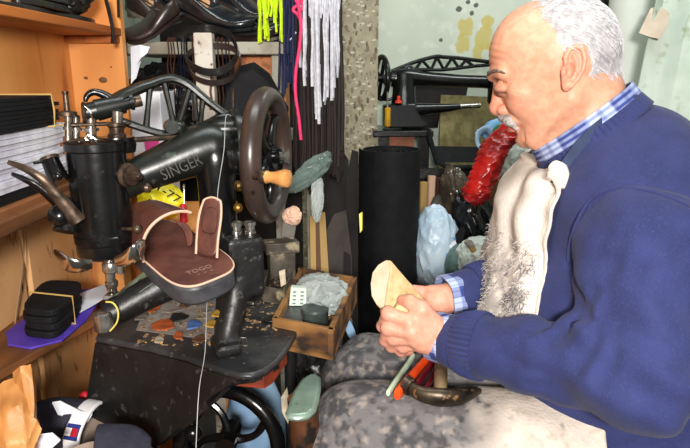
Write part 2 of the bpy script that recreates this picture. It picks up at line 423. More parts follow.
M_whiterub = mat('white_sole', C(236, 234, 238), None, rough=.6)
M_red = mat('red_mark', C(178, 20, 36), None, rough=.5)
M_blue = mat('blue_mark', C(36, 50, 120), None, rough=.5)
M_wire = mat('steel_wire', C(190, 160, 130), None, rough=.35, metal=.8)
# ================================================================ wooden shelf unit on the left
BX, FX, EY = -.596, -.48, 1.35
su = thing('shelf_unit', 'orange pine shelf unit with boards and plywood panels along the left wall', 'shelf', (-.54, 1.0, 0))
obj('back_panel', G().aabox((BX - .02, .3, .92), (BX, EY, 1.75)), M_pine, su, label='orange pine back board')
obj('end_panel', G().aabox((BX - .02, EY, .0), (FX, EY + .02, 1.75)), M_pine, su, label='knotty orange end board')
obj('shelf', G().aabox((BX, .3, 1.2), (FX, EY, 1.216)), M_pine_h, su, bevel=.002)
obj('cleat', G().aabox((BX, EY - .02, 1.185), (FX - .005, EY, 1.2)), M_pine_h, su, bevel=.001)
obj('shelf', G().aabox((BX, .3, .918), (FX, EY, .936)).aabox((FX - .012, .3, .902), (FX + .012, EY, .925)), M_oldwood, su, bevel=.003, label='dark worn middle shelf')
obj('lower_panel', G().aabox((BX - .02, .3, .0), (BX, 1.06, .92)), M_ply, su, label='spotted plywood panel')
obj('lower_panel', G().aabox((BX - .02, 1.085, .0), (BX, EY, .92)), M_ply, su, label='spotted plywood panel')
cz = .69
edge = [V((BX, .45, cz)), V((-.545, .45, cz)), PZ(0, 372, cz), PZ(60, 338, cz), PZ(101, 316, cz), V((BX + .03, 1.13, cz)), V((BX, 1.13, cz))]
obj('counter', G().prism(edge, (0, 0, -.014)), M_oldwood, su, bevel=.002, label='worn low counter board')
for (u, v, r) in [(103, 80, .008), (92, 38, .003), (111, 67, .002), (86, 78, .004)]:
    p = PY(u, v, EY); obj('wood_knot', G().ell(p, (r * 1.2, .0012, r * .8), n=12, m=8), M_oldwood, su, label='dark knot in the end board')
# wire hanging
wp = [V((BX + .004, PZ(22, 232, .88).y, .88))]
g = G().tube([P(23, 229, 1.09), P(24, 250, 1.09), P(21, 282, 1.083), P(17, 310, 1.073), P(15, 325, 1.068)], .0016, 6, smooth=4)
tag(obj('steel_wire', g, M_wire), 'thin bent steel wire hanging on the plywood below the middle shelf', 'wire')
# ---- things on the top shelf
tz = 1.216
tag(obj('cardboard_box', G().aabox((-.575, .80, tz), (-.495, .895, tz + .07)), M_pinkbox, bevel=.002), 'pinkish grey card box at the left end of the top shelf', 'box')
tag(obj('cardboard_box', G().aabox((-.59, .93, tz), (-.53, 1.02, tz + .045)), M_tanbox, bevel=.002), 'small tan card box beside the pinkish box on the top shelf', 'box')
def sole_outline(L, W, n=28):
    pts = []
    for i in range(n):
        a = 2 * PI * i / n; x = math.cos(a); y = math.sin(a)
        wd = W / 2 * (1 - .18 * x * (x < 0) * -1 * 0 + .0) * (.86 + .14 * math.cos((x - .45) * 3.0))
        pts.append((x * L / 2, y * wd + .006 * math.sin(x * 2.4)))
    return pts
def sole(name, loc, L, W, th, X, m, parent=None, Z=(0, 0, 1), **k):
    X = V(X).normalized(); Z = V(Z); Z = (Z - X * Z.dot(X)).normalized(); Y = Z.cross(X); o = V(loc)
    return obj(name, G().prism([o + X * a + Y * b for a, b in sole_outline(L, W)], Z * th), m, parent, bevel=min(.002, th * .3), **k)
for i, (y, x, a, h) in enumerate([(.98, -.535, .05, 0), (1.07, -.532, -.08, .012), (1.13, -.53, .1, .0), (1.10, -.535, .02, .026)]):
    o = sole('shoe_sole', (x, y + .05, tz + h), .24, .08, .011, (a, 1, 0), M_blkleather)
    tag(o, ['black sole flat on the top shelf behind the tan box', 'black sole lying second from the bottom of the top shelf pile', 'black sole at the far end of the top shelf against the end board', 'black sole topmost of the pile on the top shelf'][i], 'sole', 'black soles on the top shelf')
g = G().crumple((-.525, 1.20, tz + .055), (.045, .06, .05), 3, .3, 1.8, 5, flatbot=-.9)
tag(obj('black_cloth', g, M_blkleather), 'crumpled black cloth bundle at the far end of the top shelf', 'cloth')
g = G().tube([V((-.478, 1.27, 1.27)), V((-.472, 1.27, 1.235)), V((-.468, 1.268, 1.205)), V((-.470, 1.265, 1.18))], .004, 6, smooth=4, flat=.5)
tag(obj('leather_strap', g, M_blkleather), 'thin black strap hanging over the edge of the top shelf', 'strap')
g = G().tube([V((-.474, 1.318, 1.32)), V((-.470, 1.318, 1.28)), V((-.472, 1.318, 1.235))], .003, 6, smooth=4, flat=.5)
tag(obj('leather_strap', g, M_blkleather), 'short black strap dangling before the orange end board', 'strap')
# ---- sheets on the middle shelf
def sheet_pile(n, z0, th, m, labels, grp, cat, ymax, jit, nm):
    z = z0
    for i in range(n):
        t = th * random.uniform(.85, 1.15); x1 = FX - .004 + random.uniform(-jit, jit * .3); y1 = ymax + random.uniform(-.012, .012)
        rows = []
        ph = random.random() * 6; ss = 0.0012
        for a in range(12):
            y = .42 + (y1 - .42) * a / 11
            taper = 1 - .22 * max(0, (a - 9) / 2) ** 2
            rows.append([V((lerp(BX + .006, x1, .5 + (b / 5 - .5) * taper), y, z + t / 2 + (b - 2.5) * .0)) for b in range(6)])
        tag(obj(nm, G().sheet(rows, t * .9), m), labels(i, n), cat, grp)
        z += t
    return z
ords = ['lowest', 'second', 'third', 'fourth', 'fifth', 'sixth', 'seventh', 'eighth', 'ninth', 'tenth']
def lab(txt, where):
    return lambda i, n: '%s, %s of the %s' % (txt, 'topmost' if i == n - 1 else (ords[i] + (' from the bottom' if i else '')), where)
z = sheet_pile(3, .937, .0062, M_rubber, lab('black rubber sheet', 'thin trio under the white pile'), 'lower black sheets', 'rubber sheet', 1.10, .006, 'rubber_sheet')
z = sheet_pile(10, z, .0083, M_rubw, lab('white foam sheet', 'white pile on the middle shelf'), 'white sheets on the shelf', 'foam sheet', 1.07, .008, 'foam_sheet')
zb0 = z
z = sheet_pile(8, z, .0062, M_rubber, lab('black rubber sheet', 'banded bundle above the white sheets'), 'black sheets on the white pile', 'rubber sheet', 1.05, .004, 'rubber_sheet')
def band_loop(y, x0, x1, za, zb, r=.0016):
    return G().tube([V((x0, y, za)), V((x1, y, za)), V((x1 + .002, y, (za + zb) / 2)), V((x1, y, zb)), V((x0, y, zb))], r, 6, closed=True)
tag(obj('rubber_band', band_loop(1.0, BX + .004, FX + .001, zb0 - .001, z + .002), M_band), 'tan rubber band around the black sheet bundle', 'rubber band')
tag(obj('rubber_band', band_loop(1.03, BX + .004, FX + .0015, .955, zb0 - .001, .0011), M_band), 'thin yellow band around the white foam sheets', 'rubber band')
# ---- heel pads on the counter
zc = .6905
def pz(u, v): return PZ(u, v, zc)
poly = [pz(8, 346), pz(30, 350), pz(62, 342), pz(86, 322), pz(101, 300), pz(97, 290), pz(72, 292), pz(30, 316), pz(6, 334)]
g = G().prism(poly, (0, 0, .004)); tag(obj('foam_sheet', g, M_purple, bevel=.001), 'purple foam sheet lying under the black pads on the low counter', 'foam sheet')
poly = [PZ(74, 318, .700), PZ(92, 306, .700), PZ(108, 300, .700), PZ(106, 290, .700), PZ(88, 290, .700), PZ(64, 300, .700)]
g = G().sheet([[PZ(60, 306, .699), PZ(84, 292, .701), PZ(106, 284, .703)], [PZ(70, 318, .697), PZ(92, 306, .699), PZ(108, 296, .701)]], .001)
tag(obj('paper', g, M_white), 'white paper scrap on the purple foam sheet', 'paper')
for i in range(4):
    hz_ = .6955 + i * .0125; cx4 = [PZ(u, v, .6955) for u, v in ((22, 336), (60, 340), (88, 306), (46, 304))]; jj = V((random.uniform(-.003, .003), random.uniform(-.003, .003), 0))
    rp = []
    for a_ in range(4):
        p0_, p1_, p2_ = cx4[a_ - 1], cx4[a_], cx4[(a_ + 1) % 4]
        for t_ in (0, .25, .5, .75, 1): rp.append(((1 - t_) ** 2 * lerp(p1_, p0_, .3) + 2 * t_ * (1 - t_) * p1_ + t_ ** 2 * lerp(p1_, p2_, .3)) + jj + V((0, 0, hz_ - .6955)))
    tag(obj('heel_pad', G().prism(rp, (0, 0, .0115)), M_rubber, bevel=.002),
        'black suede pad, %s of the banded stack on the purple sheet' % ['lowest', 'second from the bottom', 'third from the bottom', 'topmost'][i], 'heel pad', 'black pads on the purple sheet')
bl_ = [lerp(cx4[0], cx4[3], .5), lerp(cx4[1], cx4[2], .45)]; bd_ = (bl_[1] - bl_[0]).normalized() * .004; hu_ = V((0, 0, .051))
g = G().tube([bl_[0] - bd_, bl_[0] - bd_ + hu_, bl_[1] + bd_ + hu_, bl_[1] + bd_], .0017, 6, closed=True)
tag(obj('rubber_band', g, M_band), 'beige rubber band around the black heel pads', 'rubber band')
# ---- storage box, bag and slippers bottom left
bz = .535
tag(obj('storage_box', G().aabox((-.57, .46, .0), (-.25, .79, bz)), M_tanbox, bevel=.003), 'brown card box under the slippers at the lower left', 'box')
bag = thing('leather_bag', 'tan orange leather bag slumped at the lower left below the counter', 'bag', (-.47, .70, bz))
def flap(px, th=.004, m=M_tan, nm='flap'):
    rows = [[P(u, v, k) for (u, v, k) in r] for r in px]
    fine = []
    n_, m_ = len(rows), len(rows[0])
    for a in range((n_ - 1) * 8 + 1):
        x = a / 8; i = min(int(x), n_ - 2); r_ = []
        for b in range((m_ - 1) * 8 + 1):
            y = b / 8; j = min(int(y), m_ - 2)
            p = lerp(lerp(rows[i][j], rows[i][j + 1], y - j), lerp(rows[i + 1][j], rows[i + 1][j + 1], y - j), x - i)
            f_ = mnoise.voronoi(p * 22)[0]; r_.append(p + V((.3, -.8, .3)) * (.006 * mnoise.noise(p * 16) + .006 * math.exp(-(f_[1] - f_[0]) * 5)))
        fine.append(r_)
    return obj(nm, G().sheet(fine, th), m, bag)
g = G().crumple(P(0, 452, .86), (.055, .05, .085), 11, .14, 1.3, 5); obj('bag_body', g, M_tan, bag)
flap([[(-10, 396, .80), (4, 382, .80), (16, 378, .80), (26, 384, .80)], [(-10, 420, .77), (6, 412, .76), (22, 404, .77), (30, 396, .79)], [(-10, 450, .76), (8, 448, .75), (26, 440, .76), (34, 414, .78)], [(-10, 470, .76), (8, 470, .75), (28, 462, .76), (42, 428, .78)]], nm='front_flap')
flap([[(14, 372, .80), (22, 366, .79), (30, 364, .80), (34, 370, .82)], [(16, 384, .795), (24, 384, .785), (32, 382, .79), (35, 386, .81)], [(22, 400, .79), (27, 404, .78), (33, 404, .78), (35, 402, .80)], [(24, 420, .785), (28, 424, .775), (33, 424, .775), (36, 420, .80)]], nm='handle_tab')
M_insole = mat('grey_beige_insole', C(150, 132, 118), C(120, 104, 94), 30, .8)
# two slide slippers lying on the box, seen from above
def slab(px, k, th, nm, m, par, bev=.003, dz=0.):
    pts = [P(u, v, kk) for (u, v, kk) in px]; return obj(nm, G().prism([p + V((0, 0, dz)) for p in pts], th), m, par, bevel=bev)
def slide(label, toe, heel, W, zb_, strap0, strap1, mstrap):
    toe, heel = V(toe), V(heel); X = (heel - toe); L = X.length; X.normalize(); Z = V((0, -.25, 1)); Z = (Z - X * Z.dot(X)).normalized(); Y = Z.cross(X); mid = (toe + heel) / 2
    t = thing('slipper', label, 'slipper', tuple(mid), 'slippers at the lower left')
    obj('sole', G().prism([mid + X * a + Y * b for a, b in sole_outline(L, W)], Z * .016), M_whiterub, t, bevel=.004)
    obj('footbed', G().prism([mid + X * a * .95 + Y * b * .92 + Z * .0162 for a, b in sole_outline(L, W)], Z * .0025), M_insole, t, bevel=.001)
    def bandrows(f0, f1, h0, h1, ex=0.):
        R_ = []
        for i in range(8):
            f = lerp(f0, f1, i / 7); a = (f - .5) * L; h = lerp(h0, h1, i / 7); sq = max(.25, 1 - max(0, (.25 - f) / .25) ** 2 * .9) if f < .25 else 1
            R_.append([mid + X * a + Y * math.cos(PI * j / 14) * (W * .52 * sq + ex) + Z * (.012 + (h + ex) * math.sin(PI * j / 14) ** .6) for j in range(15)])
        return R_
    obj('strap', G().sheet(bandrows(strap0, strap1, .026, .044), .006), mstrap, t, subd=1)
    return t, bandrows, X, Y, Z
t1, br_, X, Y, Z = slide('navy suede slipper with white band and flag patch on its strap', P(28, 424, .97), P(132, 447, .95), .078, 0, .02, .50, M_navy)
R_ = br_(.51, .66, .043, .046, .0015); obj('white_band', G().sheet(R_, .006), M_whiterub, t1, subd=1)
def on_band(fi, fj): 
    a = fi * 7; b = fj * 14; i, j = min(int(a), 6), min(int(b), 13); return lerp(lerp(R_[i][j], R_[i][j + 1], b - j), lerp(R_[i + 1][j], R_[i + 1][j + 1], b - j), a - i)
def patch(nm, a0, a1, b0, b1, m, par, lift):
    rows = [[on_band(lerp(a0, a1, i / 4), lerp(b0, b1, j / 5)) for j in range(6)] for i in range(5)]
    n_ = (rows[0][5] - rows[0][0]).cross(rows[4][0] - rows[0][0]).normalized()
    if n_.y > 0: n_ = -n_
    return obj(nm, G().sheet([[p + n_ * lift for p in r] for r in rows], .002), m, par)
side = (.12, .32) if on_band(.5, .2).y < on_band(.5, .8).y else (.88, .68)
fl = patch('flag_patch', .1, .9, side[0], side[1], M_blue, t1, .004)
mid_ = lambda f: lerp(side[0], side[1], f)
patch('patch_white', .14, .5, mid_(.25), mid_(.75), M_whiterub, fl, .0052)
patch('patch_red', .5, .86, mid_(.25), mid_(.75), M_red, fl, .0052)
tag(obj('storage_box', G().aabox((-.46, .58, bz + .001), (-.22, .745, .597)), M_tanbox, bevel=.003), 'low brown card box on the bigger box at the bottom edge', 'box')
t2, *_ = slide('dark navy slipper lying before the black machine apron at the bottom edge', P(156, 464, .80), P(40, 480, .76), .09, 0, .03, .52, M_navy)
for i, (a, lb) in enumerate([([(52, 403), (60, 402), (80, 412), (92, 415), (88, 422), (58, 415)], 'white paper offcut sticking up behind the navy slippers'), ([(36, 436), (52, 434), (60, 441), (50, 450), (34, 448)], 'crumpled white paper beside the tan leather bag')]):
    k = .93 if i == 0 else .80
    n = len(a); c = sum((P(u, v, k) for u, v in a), V((0, 0, 0))) / n
    g = G().prism([P(u, v, k + .012 * math.sin(j * 2.1)) for j, (u, v) in enumerate(a)], (0, .002, .001)); tag(obj('paper', g, M_white), lb, 'paper')
g = G().crumple(P(86, 402, 1.02), (.012, .012, .02), 5, .2, 2, 3); tag(obj('cloth_scrap', g, M_red), 'small dark red scrap behind the white offcut near the machine apron', 'scrap')
# ================================================================ sewing machine in front
AX = V((-.9135, -.4067, 0)); BXd = V((.4067, -.9135, 0)); UP = V((0, 0, 1))
def mL(u):
    s = (u - 345) / FPX; return (-.1235 - .95 * s) / (.9135 - .395 * s)
def Mp(u, v, off=0.):
    """point in the machine's upright middle plane seen at a pixel; off = towards the camera side"""
    return P(u, v, .95 - .395 * mL(u)) + BXd * off
TZ = .72
mc = thing('sewing_machine', 'large black cobbler sewing machine with wooden crank knob standing at the left front', 'sewing machine', tuple(PZ(215, 320, 0)))
H = Mp(101, 200); hx, hy = H.x, H.y
zt, zb = 1.029, .868
HR = .0395
# head drum
obj('head_drum', G().lathe([(HR * .80, zb - .004), (HR * .97, zb), (HR, zb + .004), (HR, zb + .018), (HR * 1.04, zb + .020), (HR * 1.04, zb + .030), (HR, zb + .032), (HR, zt - .012), (HR * 1.05, zt - .010), (HR * 1.05, zt), (HR * .9, zt + .003)], (hx, hy, 0), n=48), M_black, mc)
# arm: a tapering casting from the column to the head
arm_pts = [Mp(118, 186), Mp(139, 175), Mp(168, 163), Mp(195, 152), Mp(212, 147), Mp(226, 148)]
obj('arm', G().tube(arm_pts, [.024, .026, .031, .037, .040, .036], 20, smooth=5), M_green, mc)
obj('raised_lettering', text_mesh('SINGER', Mp(161, 177, .0325), Mp(198, 160, .0405), V((0, .12, 1)), .004, .016), mat('dark_letters', C(48, 43, 38), C(28, 26, 24), 90, .5, spec=.3), mc, label='raised maker lettering on the arm')
# column with hub
colc = Mp(212, 200); cx, cy = colc.x, colc.y
cx, cy = cx + .006, cy + .012
obj('column', G().lathe([(.036, .80), (.031, .86), (.028, .92), (.029, .96), (.033, .99), (.030, 1.015), (.018, 1.03)], (cx, cy, 0), n=28), M_black, mc)
hub0 = Mp(220, 152)
obj('hub', G().cyl(Mp(220, 153), Mp(235, 156), .036, n=28).cyl(Mp(233, 156), Mp(246, 157), .028, n=28).cyl(Mp(244, 157), Mp(260, 157), .016, n=20), M_black, mc)
# lower arm reaching to the shuttle
obj('lower_arm', G().tube([Mp(106, 316), Mp(125, 306), Mp(150, 292), Mp(180, 276), Mp(212, 258)], [.019, .021, .024, .029, .036], 16, smooth=4), M_blackworn, mc)
top_edge = [[Mp(112, 299, -.002), Mp(119, 302, .018)], [Mp(130, 284, -.002), Mp(138, 289, .02)], [Mp(150, 269, -.002), Mp(158, 275, .022)], [Mp(172, 250, -.002), Mp(181, 257, .024)]]
obj('bed_plate', G().sheet(top_edge, .004), mat('worn_green_paint', C(120, 140, 116), C(70, 62, 48), 24, .5, bump=.3, c3=C(40, 36, 30), s3=60, lo3=.5, hi3=.6), mc, label='worn greenish bed plate')
sh = obj('shuttle_cap', G().lathe([(.010, 0), (.0135, .002), (.0135, .026), (.011, .029), (.004, .030)], P(104, 320, .845) + V((0, 0, -.016)), (0, 0, 1), 20), M_steel, mc, label='steel shuttle cap')
obj('wire_hook', G().tube([P(106, 302, .83), P(113, 303, .828), P(118, 311, .828), P(117, 322, .83), P(110, 331, .833)], .0012, 6, smooth=5), mat('yellow_wire', C(206, 190, 90), None, rough=.4), mc, label='yellow wire hook')
# presser bar and foot
obj('presser_bar', G().cyl((hx + .004, hy - .004, zb + .005), (hx + .004, hy - .004, zb - .055), .007, n=14).cyl((hx + .02, hy - .004, zb + .005), (hx + .02, hy - .004, zb - .03), .005, n=12).lathe([(.010, 0), (.012, .003), (.012, .014), (.010, .017)], (hx + .006, hy - .004, zb - .028), n=18).lathe([(.007, 0), (.009, .003), (.009, .01), (.007, .012)], (hx + .005, hy - .004, zb - .052), n=16), M_steel, mc)
obj('presser_foot', G().box((hx + .006, hy - .012, zb - .060), (.016, .026, .006), taper=.8).box((hx + .006, hy - .004, zb - .052), (.010, .008, .014)), M_steel, mc, bevel=.001)
# two bright curved finger grips at the bottom of the drum
for (pp, nm) in (([(92, 264), (80, 266), (68, 264), (60, 258), (55, 253)], 'l'), ([(116, 262), (127, 259), (136, 253), (141, 247), (145, 243)], 'r')):
    ks = [.796, .787, .785, .79, .797]
    pts = [P(u, v, k) for (u, v), k in zip(pp, ks)]
    obj('finger_grip', G().tube(pts, [.007, .010, .0125, .0120, .006], 12, smooth=5, flat=.3, ref=(0, -.2, 1)), M_chrome, mc, label='bright curved finger grip')
# lever horns on the left
pts = [P(78, 222, .82), P(66, 206, .81), P(54, 192, .80), P(42, 179, .79), P(26, 169, .785), P(8, 162, .785)]
obj('lever', G().tube(pts, [.011, .0095, .0075, .006, .0048, .003], 12, smooth=5, flat=.5), M_rust, mc, label='curved horn lever')
pts = [P(78, 224, .86), P(64, 210, .86), P(50, 197, .855), P(38, 187, .85), P(26, 180, .845), P(12, 174, .845)]
obj('lever', G().tube(pts, [.009, .0085, .007, .006, .005, .003], 12, smooth=5, flat=.6), M_black, mc, label='dark horn lever behind')
obj('lever_bracket', G().cyl(P(66, 232, .83), P(72, 200, .84), .017, .015).ell(P(60, 216, .82), (.016, .016, .016)).cyl(P(60, 182, .815), P(50, 160, .815), .0135, .0115), M_black, mc)
obj('bracket_cap', G().cyl(P(50.2, 160, .815), P(49, 157, .815), .0125), M_rust, mc)
obj('bracket_pin', G().cyl(P(48, 161, .81), P(33, 163, .80), .002).ell(P(58, 176, .80), (.006, .006, .006)), M_black, mc)
# drum top fittings
obj('top_plate', G().box(Mp(98, 124, -.0), (.088, .018, .005), X=-AX, Y=BXd).box(Mp(100, 139, 0), (.085, .04, .004), X=-AX, Y=BXd), M_rust, mc, bevel=.002)
for (u, v0, v1, r, off) in [(68, 112, 142, .0042, .01), (76, 116, 142, .0055, -.01), (91, 116, 142, .0075, 0), (117, 112, 140, .0075, .01)]:
    obj('guide_post', G().cyl(Mp(u, v1, off), Mp(u, v0, off), r, n=14).lathe([(r * 1.5, 0), (r * 1.5, .004)], Mp(u, (v0 + v1) / 2 + 2, off), n=14), M_steel, mc, label='steel guide post')
obj('tension_knob', G().lathe([(.005, -.005), (.0125, -.003), (.0125, .002), (.004, .004), (.0035, .026), (.0045, .027), (.0045, .030)], Mp(67.5, 113, .01), n=22), M_rust, mc)
obj('bushing', G().lathe([(.011, 0), (.0125, .003), (.0125, .012), (.010, .014), (.010, .022), (.0125, .024), (.0125, .028)], Mp(117, 142, .012), n=20), M_rust, mc)
obj('bushing', G().lathe([(.024, 0), (.026, .01), (.024, .022)], Mp(118, 152, .002), n=24), M_black, mc, label='black casting lobe')
# thumb screw facing the viewer
ax = (BXd * .8 - AX * .55).normalized(); o = Mp(124, 172, .028)
obj('thumb_screw', G().lathe([(.014, -.01), (.014, 0), (.017, .002), (.017, .006), (.013, .008), (.014, .011), (.014, .015), (.008, .017), (.006, .028), (.003, .031)], o, ax, 22), M_rust, mc)
obj('thumb_screw', G().lathe([(.007, 0), (.007, .006), (.004, .009)], Mp(143, 184, .032), ax, 14), M_rust, mc, label='small lower screw')
obj('thumb_screw', G().cyl(Mp(121, 224, .03), Mp(133, 222, .045), .0025, n=10).ell(Mp(134, 222, .046), (.0065, .0065, .0065)), M_rust, mc, label='round headed screw on drum side')
# gear teeth ring hinted at the drum's far side
# walking beam: open frame above the arm
up_ = [(110, 103), (122, 96), (140, 88), (152, 84), (163, 80), (174, 79), (188, 85), (205, 99), (222, 112), (232, 117)]
lo_ = [(112, 117), (124, 122), (145, 129), (164, 134), (178, 133), (196, 128), (214, 121), (232, 116)]
beam = obj('walking_beam', G().tube([Mp(u, v) for u, v in up_], [.008, .009, .0085, .0075, .007, .007, .007, .0065, .006, .006], 10, smooth=3, flat=1.2).tube([Mp(u, v) for u, v in lo_], .0055, 10, smooth=3, flat=1.2), M_green, mc)
for (a, b) in [((150, 86), (146, 128)), ((164, 82), (175, 130)), ((190, 87), (178, 126)), ((203, 98), (200, 125)), ((194, 91), (196, 120))]:
    obj('strut', G().tube([Mp(*a), (Mp(*a) + Mp(*b)) / 2, Mp(*b)], [.0055, .004, .0055], 8, smooth=4), M_green, beam)
obj('beam_boss', G().ell(Mp(178, 128, .008), (.012, .012, .012)).cyl(Mp(170, 126, 0), Mp(170, 126, .022), .010), M_green, beam)
obj('beam_barrel', G().cyl(Mp(84, 113), Mp(98, 110), .0125, .0135).cyl(Mp(96, 110.5), Mp(124, 104), .0155, .0135).cyl(Mp(122, 104.5), Mp(136, 101), .010, .009).cyl(Mp(130, 102), Mp(133, 101.5), .0125), M_green, beam)
obj('barrel_nut', G().cyl(Mp(133, 102), Mp(141, 100), .009), M_rust, beam)
obj('barrel_ring', G().tube([Mp(84, 113) + UP * .0125 * math.cos(a) + BXd * .0125 * math.sin(a) for a in [i * PI / 10 for i in range(20)]], .003, 8, closed=True), M_rust, beam)
obj('take_up_hook', G().tube([Mp(112, 100), Mp(104, 95), Mp(95, 92), Mp(89, 94), Mp(86, 98), Mp(85.5, 102)], [.007, .006, .005, .0045, .004, .0025], 10, smooth=4), M_black, beam)
obj('thread_bobbin', G().tube([Mp(84, 106, .015), Mp(90, 112, .018), Mp(93, 122, .02), Mp(94, 132, .022), Mp(90, 139, .022), Mp(85, 137, .022), Mp(88, 134, .022), Mp(96, 138, .022), Mp(107, 140, .02)], .0012, 6, smooth=5), M_chrome, mc, label='silver thread loops')
obj('link_rod', G().tube([Mp(122, 140, .01), Mp(150, 138, .01), Mp(180, 136, .012)], .004, 8), M_rust, mc)
obj('top_cover', G().ell(Mp(228, 128), (.045, .035, .02), X=AX, Y=BXd).tube([Mp(186, 133, .0), Mp(205, 127), Mp(224, 119), Mp(238, 121)], [.006, .009, .011, .008], 10, smooth=3), M_green, mc)
obj('gear_cover', G().lathe([(.0, -.004), (.045, -.003), (.047, 0), (.047, .008), (.03, .012)], Mp(233, 140), -AX, 32), M_green, mc)
obj('thread_pin', G().cyl(Mp(231.5, 120, .01), Mp(231.5, 88, .01), .0016, n=8), M_rust, mc)
# ---- hand wheel
Wc = Mp(267, 157) + V((0, .012, 0)); R = .0925; r = .0165
AX0, BX0 = AX, BXd; AX = V((-.988, .155, 0)); BXd = V((-.155, -.988, 0))
wh = obj('hand_wheel', G().tube([Wc + UP * R * math.cos(a) + BXd * R * math.sin(a) for a in [i * 2 * PI / 56 for i in range(56)]], r, 18, closed=True), M_bronze, mc, label='dark brown glossy wheel rim')
g = G()
for q in range(5):
    a = .5 + q * 2 * PI / 5; d = UP * math.cos(a) + BXd * math.sin(a); tng = UP * -math.sin(a) + BXd * math.cos(a)
    pts = [Wc + d * (R * f) + tng * (.014 * math.sin(f * PI)) for f in (.12, .35, .6, .8, 1.)]
    obj('spoke', G().tube(pts, [.011, .0085, .007, .0075, .010], 10, smooth=3, flat=.8), M_black, wh)
obj('wheel_hub', G().cyl(Wc + AX * .018, Wc - AX * .012, .02, n=24).cyl(Wc - AX * .012, Wc - AX * .022, .012, n=20), M_black, wh)
obj('hub_nut', G().lathe([(.007, 0), (.007, .006), (.012, .007), (.012, .012), (.004, .014)], Wc - AX * .022, -AX, 8), M_steel, wh)
k0 = P(261, 176.5, .862); kd = (P(297, 179.5, .838) - k0).normalized()
# knob stands on the rim side nearest the camera
kb = Wc + (k0 - Wc)
kb_ = obj('crank_knob', G().lathe([(.0095, .010), (.0085, .013), (.0078, .017), (.0095, .026), (.0120, .034), (.0132, .040), (.0122, .045), (.0070, .048)], k0, kd, 22), M_knobwood, wh, label='orange varnished wooden crank knob')
obj('knob_ferrule', G().lathe([(.0085, 0), (.0105, .002), (.0105, .008), (.0095, .0102)], k0, kd, 20).cyl(k0 - kd * .012, k0, .006), M_rust, wh)
AX, BXd = AX0, BX0
# ---- base casting
Rm = np.array([list(-AX), list(BXd), [0, 0, 1]], dtype=np.float32)
cA = P(241, 256, .935); cA.z = .835
f0 = PZ(226, 346, TZ + .006); f1 = PZ(262, 290, TZ + .006); f2 = PZ(196, 300, TZ + .006)
def base_fn(p):
    d = d_box(p, cA, (.027, .036, .046), Rm, .003)
    d = smin(d, d_cap(p, cA + V((-.004, -.02, -.035)), f0 + V((0, .01, .012)), .021, .016), .010)
    d = smin(d, d_box(p, f0, (.019, .026, .010), Rm, .004), .012)
    d = smin(d, d_cap(p, cA + V((.0, .03, -.03)), f1 + V((-.02, 0, .01)), .026, .020), .02)
    d = smin(d, d_cap(p, cA + V((-.03, .0, .0)), (cx, cy, .84), .03, .03), .02)
    d = smin(d, d_cap(p, (cx, cy, .83), f2 + V((0, .02, .01)), .028, .02), .02)
    return np.maximum(d, TZ + .0005 - p[:, 2])
vs, fs = sdf_mesh(base_fn, (cA.x - .13, cA.y - .16, TZ - .01), (cA.x + .12, cA.y + .20, .91), .0035)
obj('base_casting', G().mesh(vs, fs), M_blackworn, mc, smooth=50)
ct = V((cA.x, cA.y, cA.z + .046))
obj('slot', G().box(P(230, 262, .885) , (.004, .005, .03), X=-AX, Y=BXd), M_rubber, mc)
for (u, v, r) in [(236, 229, .010), (250, 228, .009)]:
    p = P(u, v, .93); p.z = ct.z
    obj('oil_cup', G().lathe([(r, -.002), (r, .004), (r * .8, .006), (r * .8, .012), (r * 1.05, .013), (r * 1.05, .018), (r * .5, .02)], p, n=20), M_steel, mc, label='steel oil cup')
for (u, v) in [(226, 240), (258, 244), (222, 250), (232, 248)]:
    pass
obj('brass_screw', G().lathe([(.008, 0), (.008, .006), (.005, .009)], Mp(232, 182, .035), ax, 16).lathe([(.007, 0), (.007, .006), (.004, .009)], Mp(231, 203, .035), ax, 16), mat('dirty_brass', C(150, 112, 52), C(80, 60, 30), 60, .4, metal=.8), mc)
# ---- iron table with treadle stand
tb = thing('machine_table', 'black iron table with treadle stand carrying the front sewing machine', 'table', tuple(PZ(215, 330, 0)))
outl = [(95, 337), (118, 341), (150, 347), (185, 356), (215, 367), (238, 374), (252, 374), (266, 369), (278, 360), (290, 344), (300, 326), (307, 308), (304, 290), (292, 276), (262, 268), (200, 268), (140, 285), (104, 318)]
top = [PZ(u, v, TZ) for u, v in outl]
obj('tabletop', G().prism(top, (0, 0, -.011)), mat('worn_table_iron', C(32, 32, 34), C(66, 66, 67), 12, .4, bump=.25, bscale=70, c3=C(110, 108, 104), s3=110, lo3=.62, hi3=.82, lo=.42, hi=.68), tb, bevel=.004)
M_apron_iron = mat('dusty_black_iron', C(16, 16, 16), C(30, 29, 28), 12, .45, bump=.25, bscale=80, c3=C(84, 80, 76), s3=70, lo3=.6, hi3=.85, spec=.4)
# deep apron below the front edge: curved casting
e0 = [top[i] + V((0, .006, -.0112)) for i in range(0, 9)]
lowv = [(88, 405), (98, 432), (130, 447), (160, 445), (182, 428), (207, 405), (228, 384), (243, 374), (262, 369)]
rows = []
low = []
for p, (u, v) in zip(e0, lowv):
    low.append(PY(u, v, p.y + .002))
for j in range(5): rows.append([lerp(a, b, j / 4) for a, b in zip(e0, low)])
obj('apron', G().sheet(rows, .010), M_apron_iron, tb, label='dusty black apron plate')
wb = P(256, 374, .86)
obj('block', G().prism([PZ(u, v, TZ - .0125) for u, v in ((232, 374), (264, 377), (272, 372), (287, 352), (262, 350))], (0, 0, -.018)), mat('red_brown_wood', C(150, 58, 30), C(88, 34, 20), 30, .6, bump=.3, stretch=(.2, 1, 1)), tb, label='red brown wooden block under the table edge')
fc = P(229, 438, 1.0); fr = .088
fx_ = V((.96, -.28, 0)); 
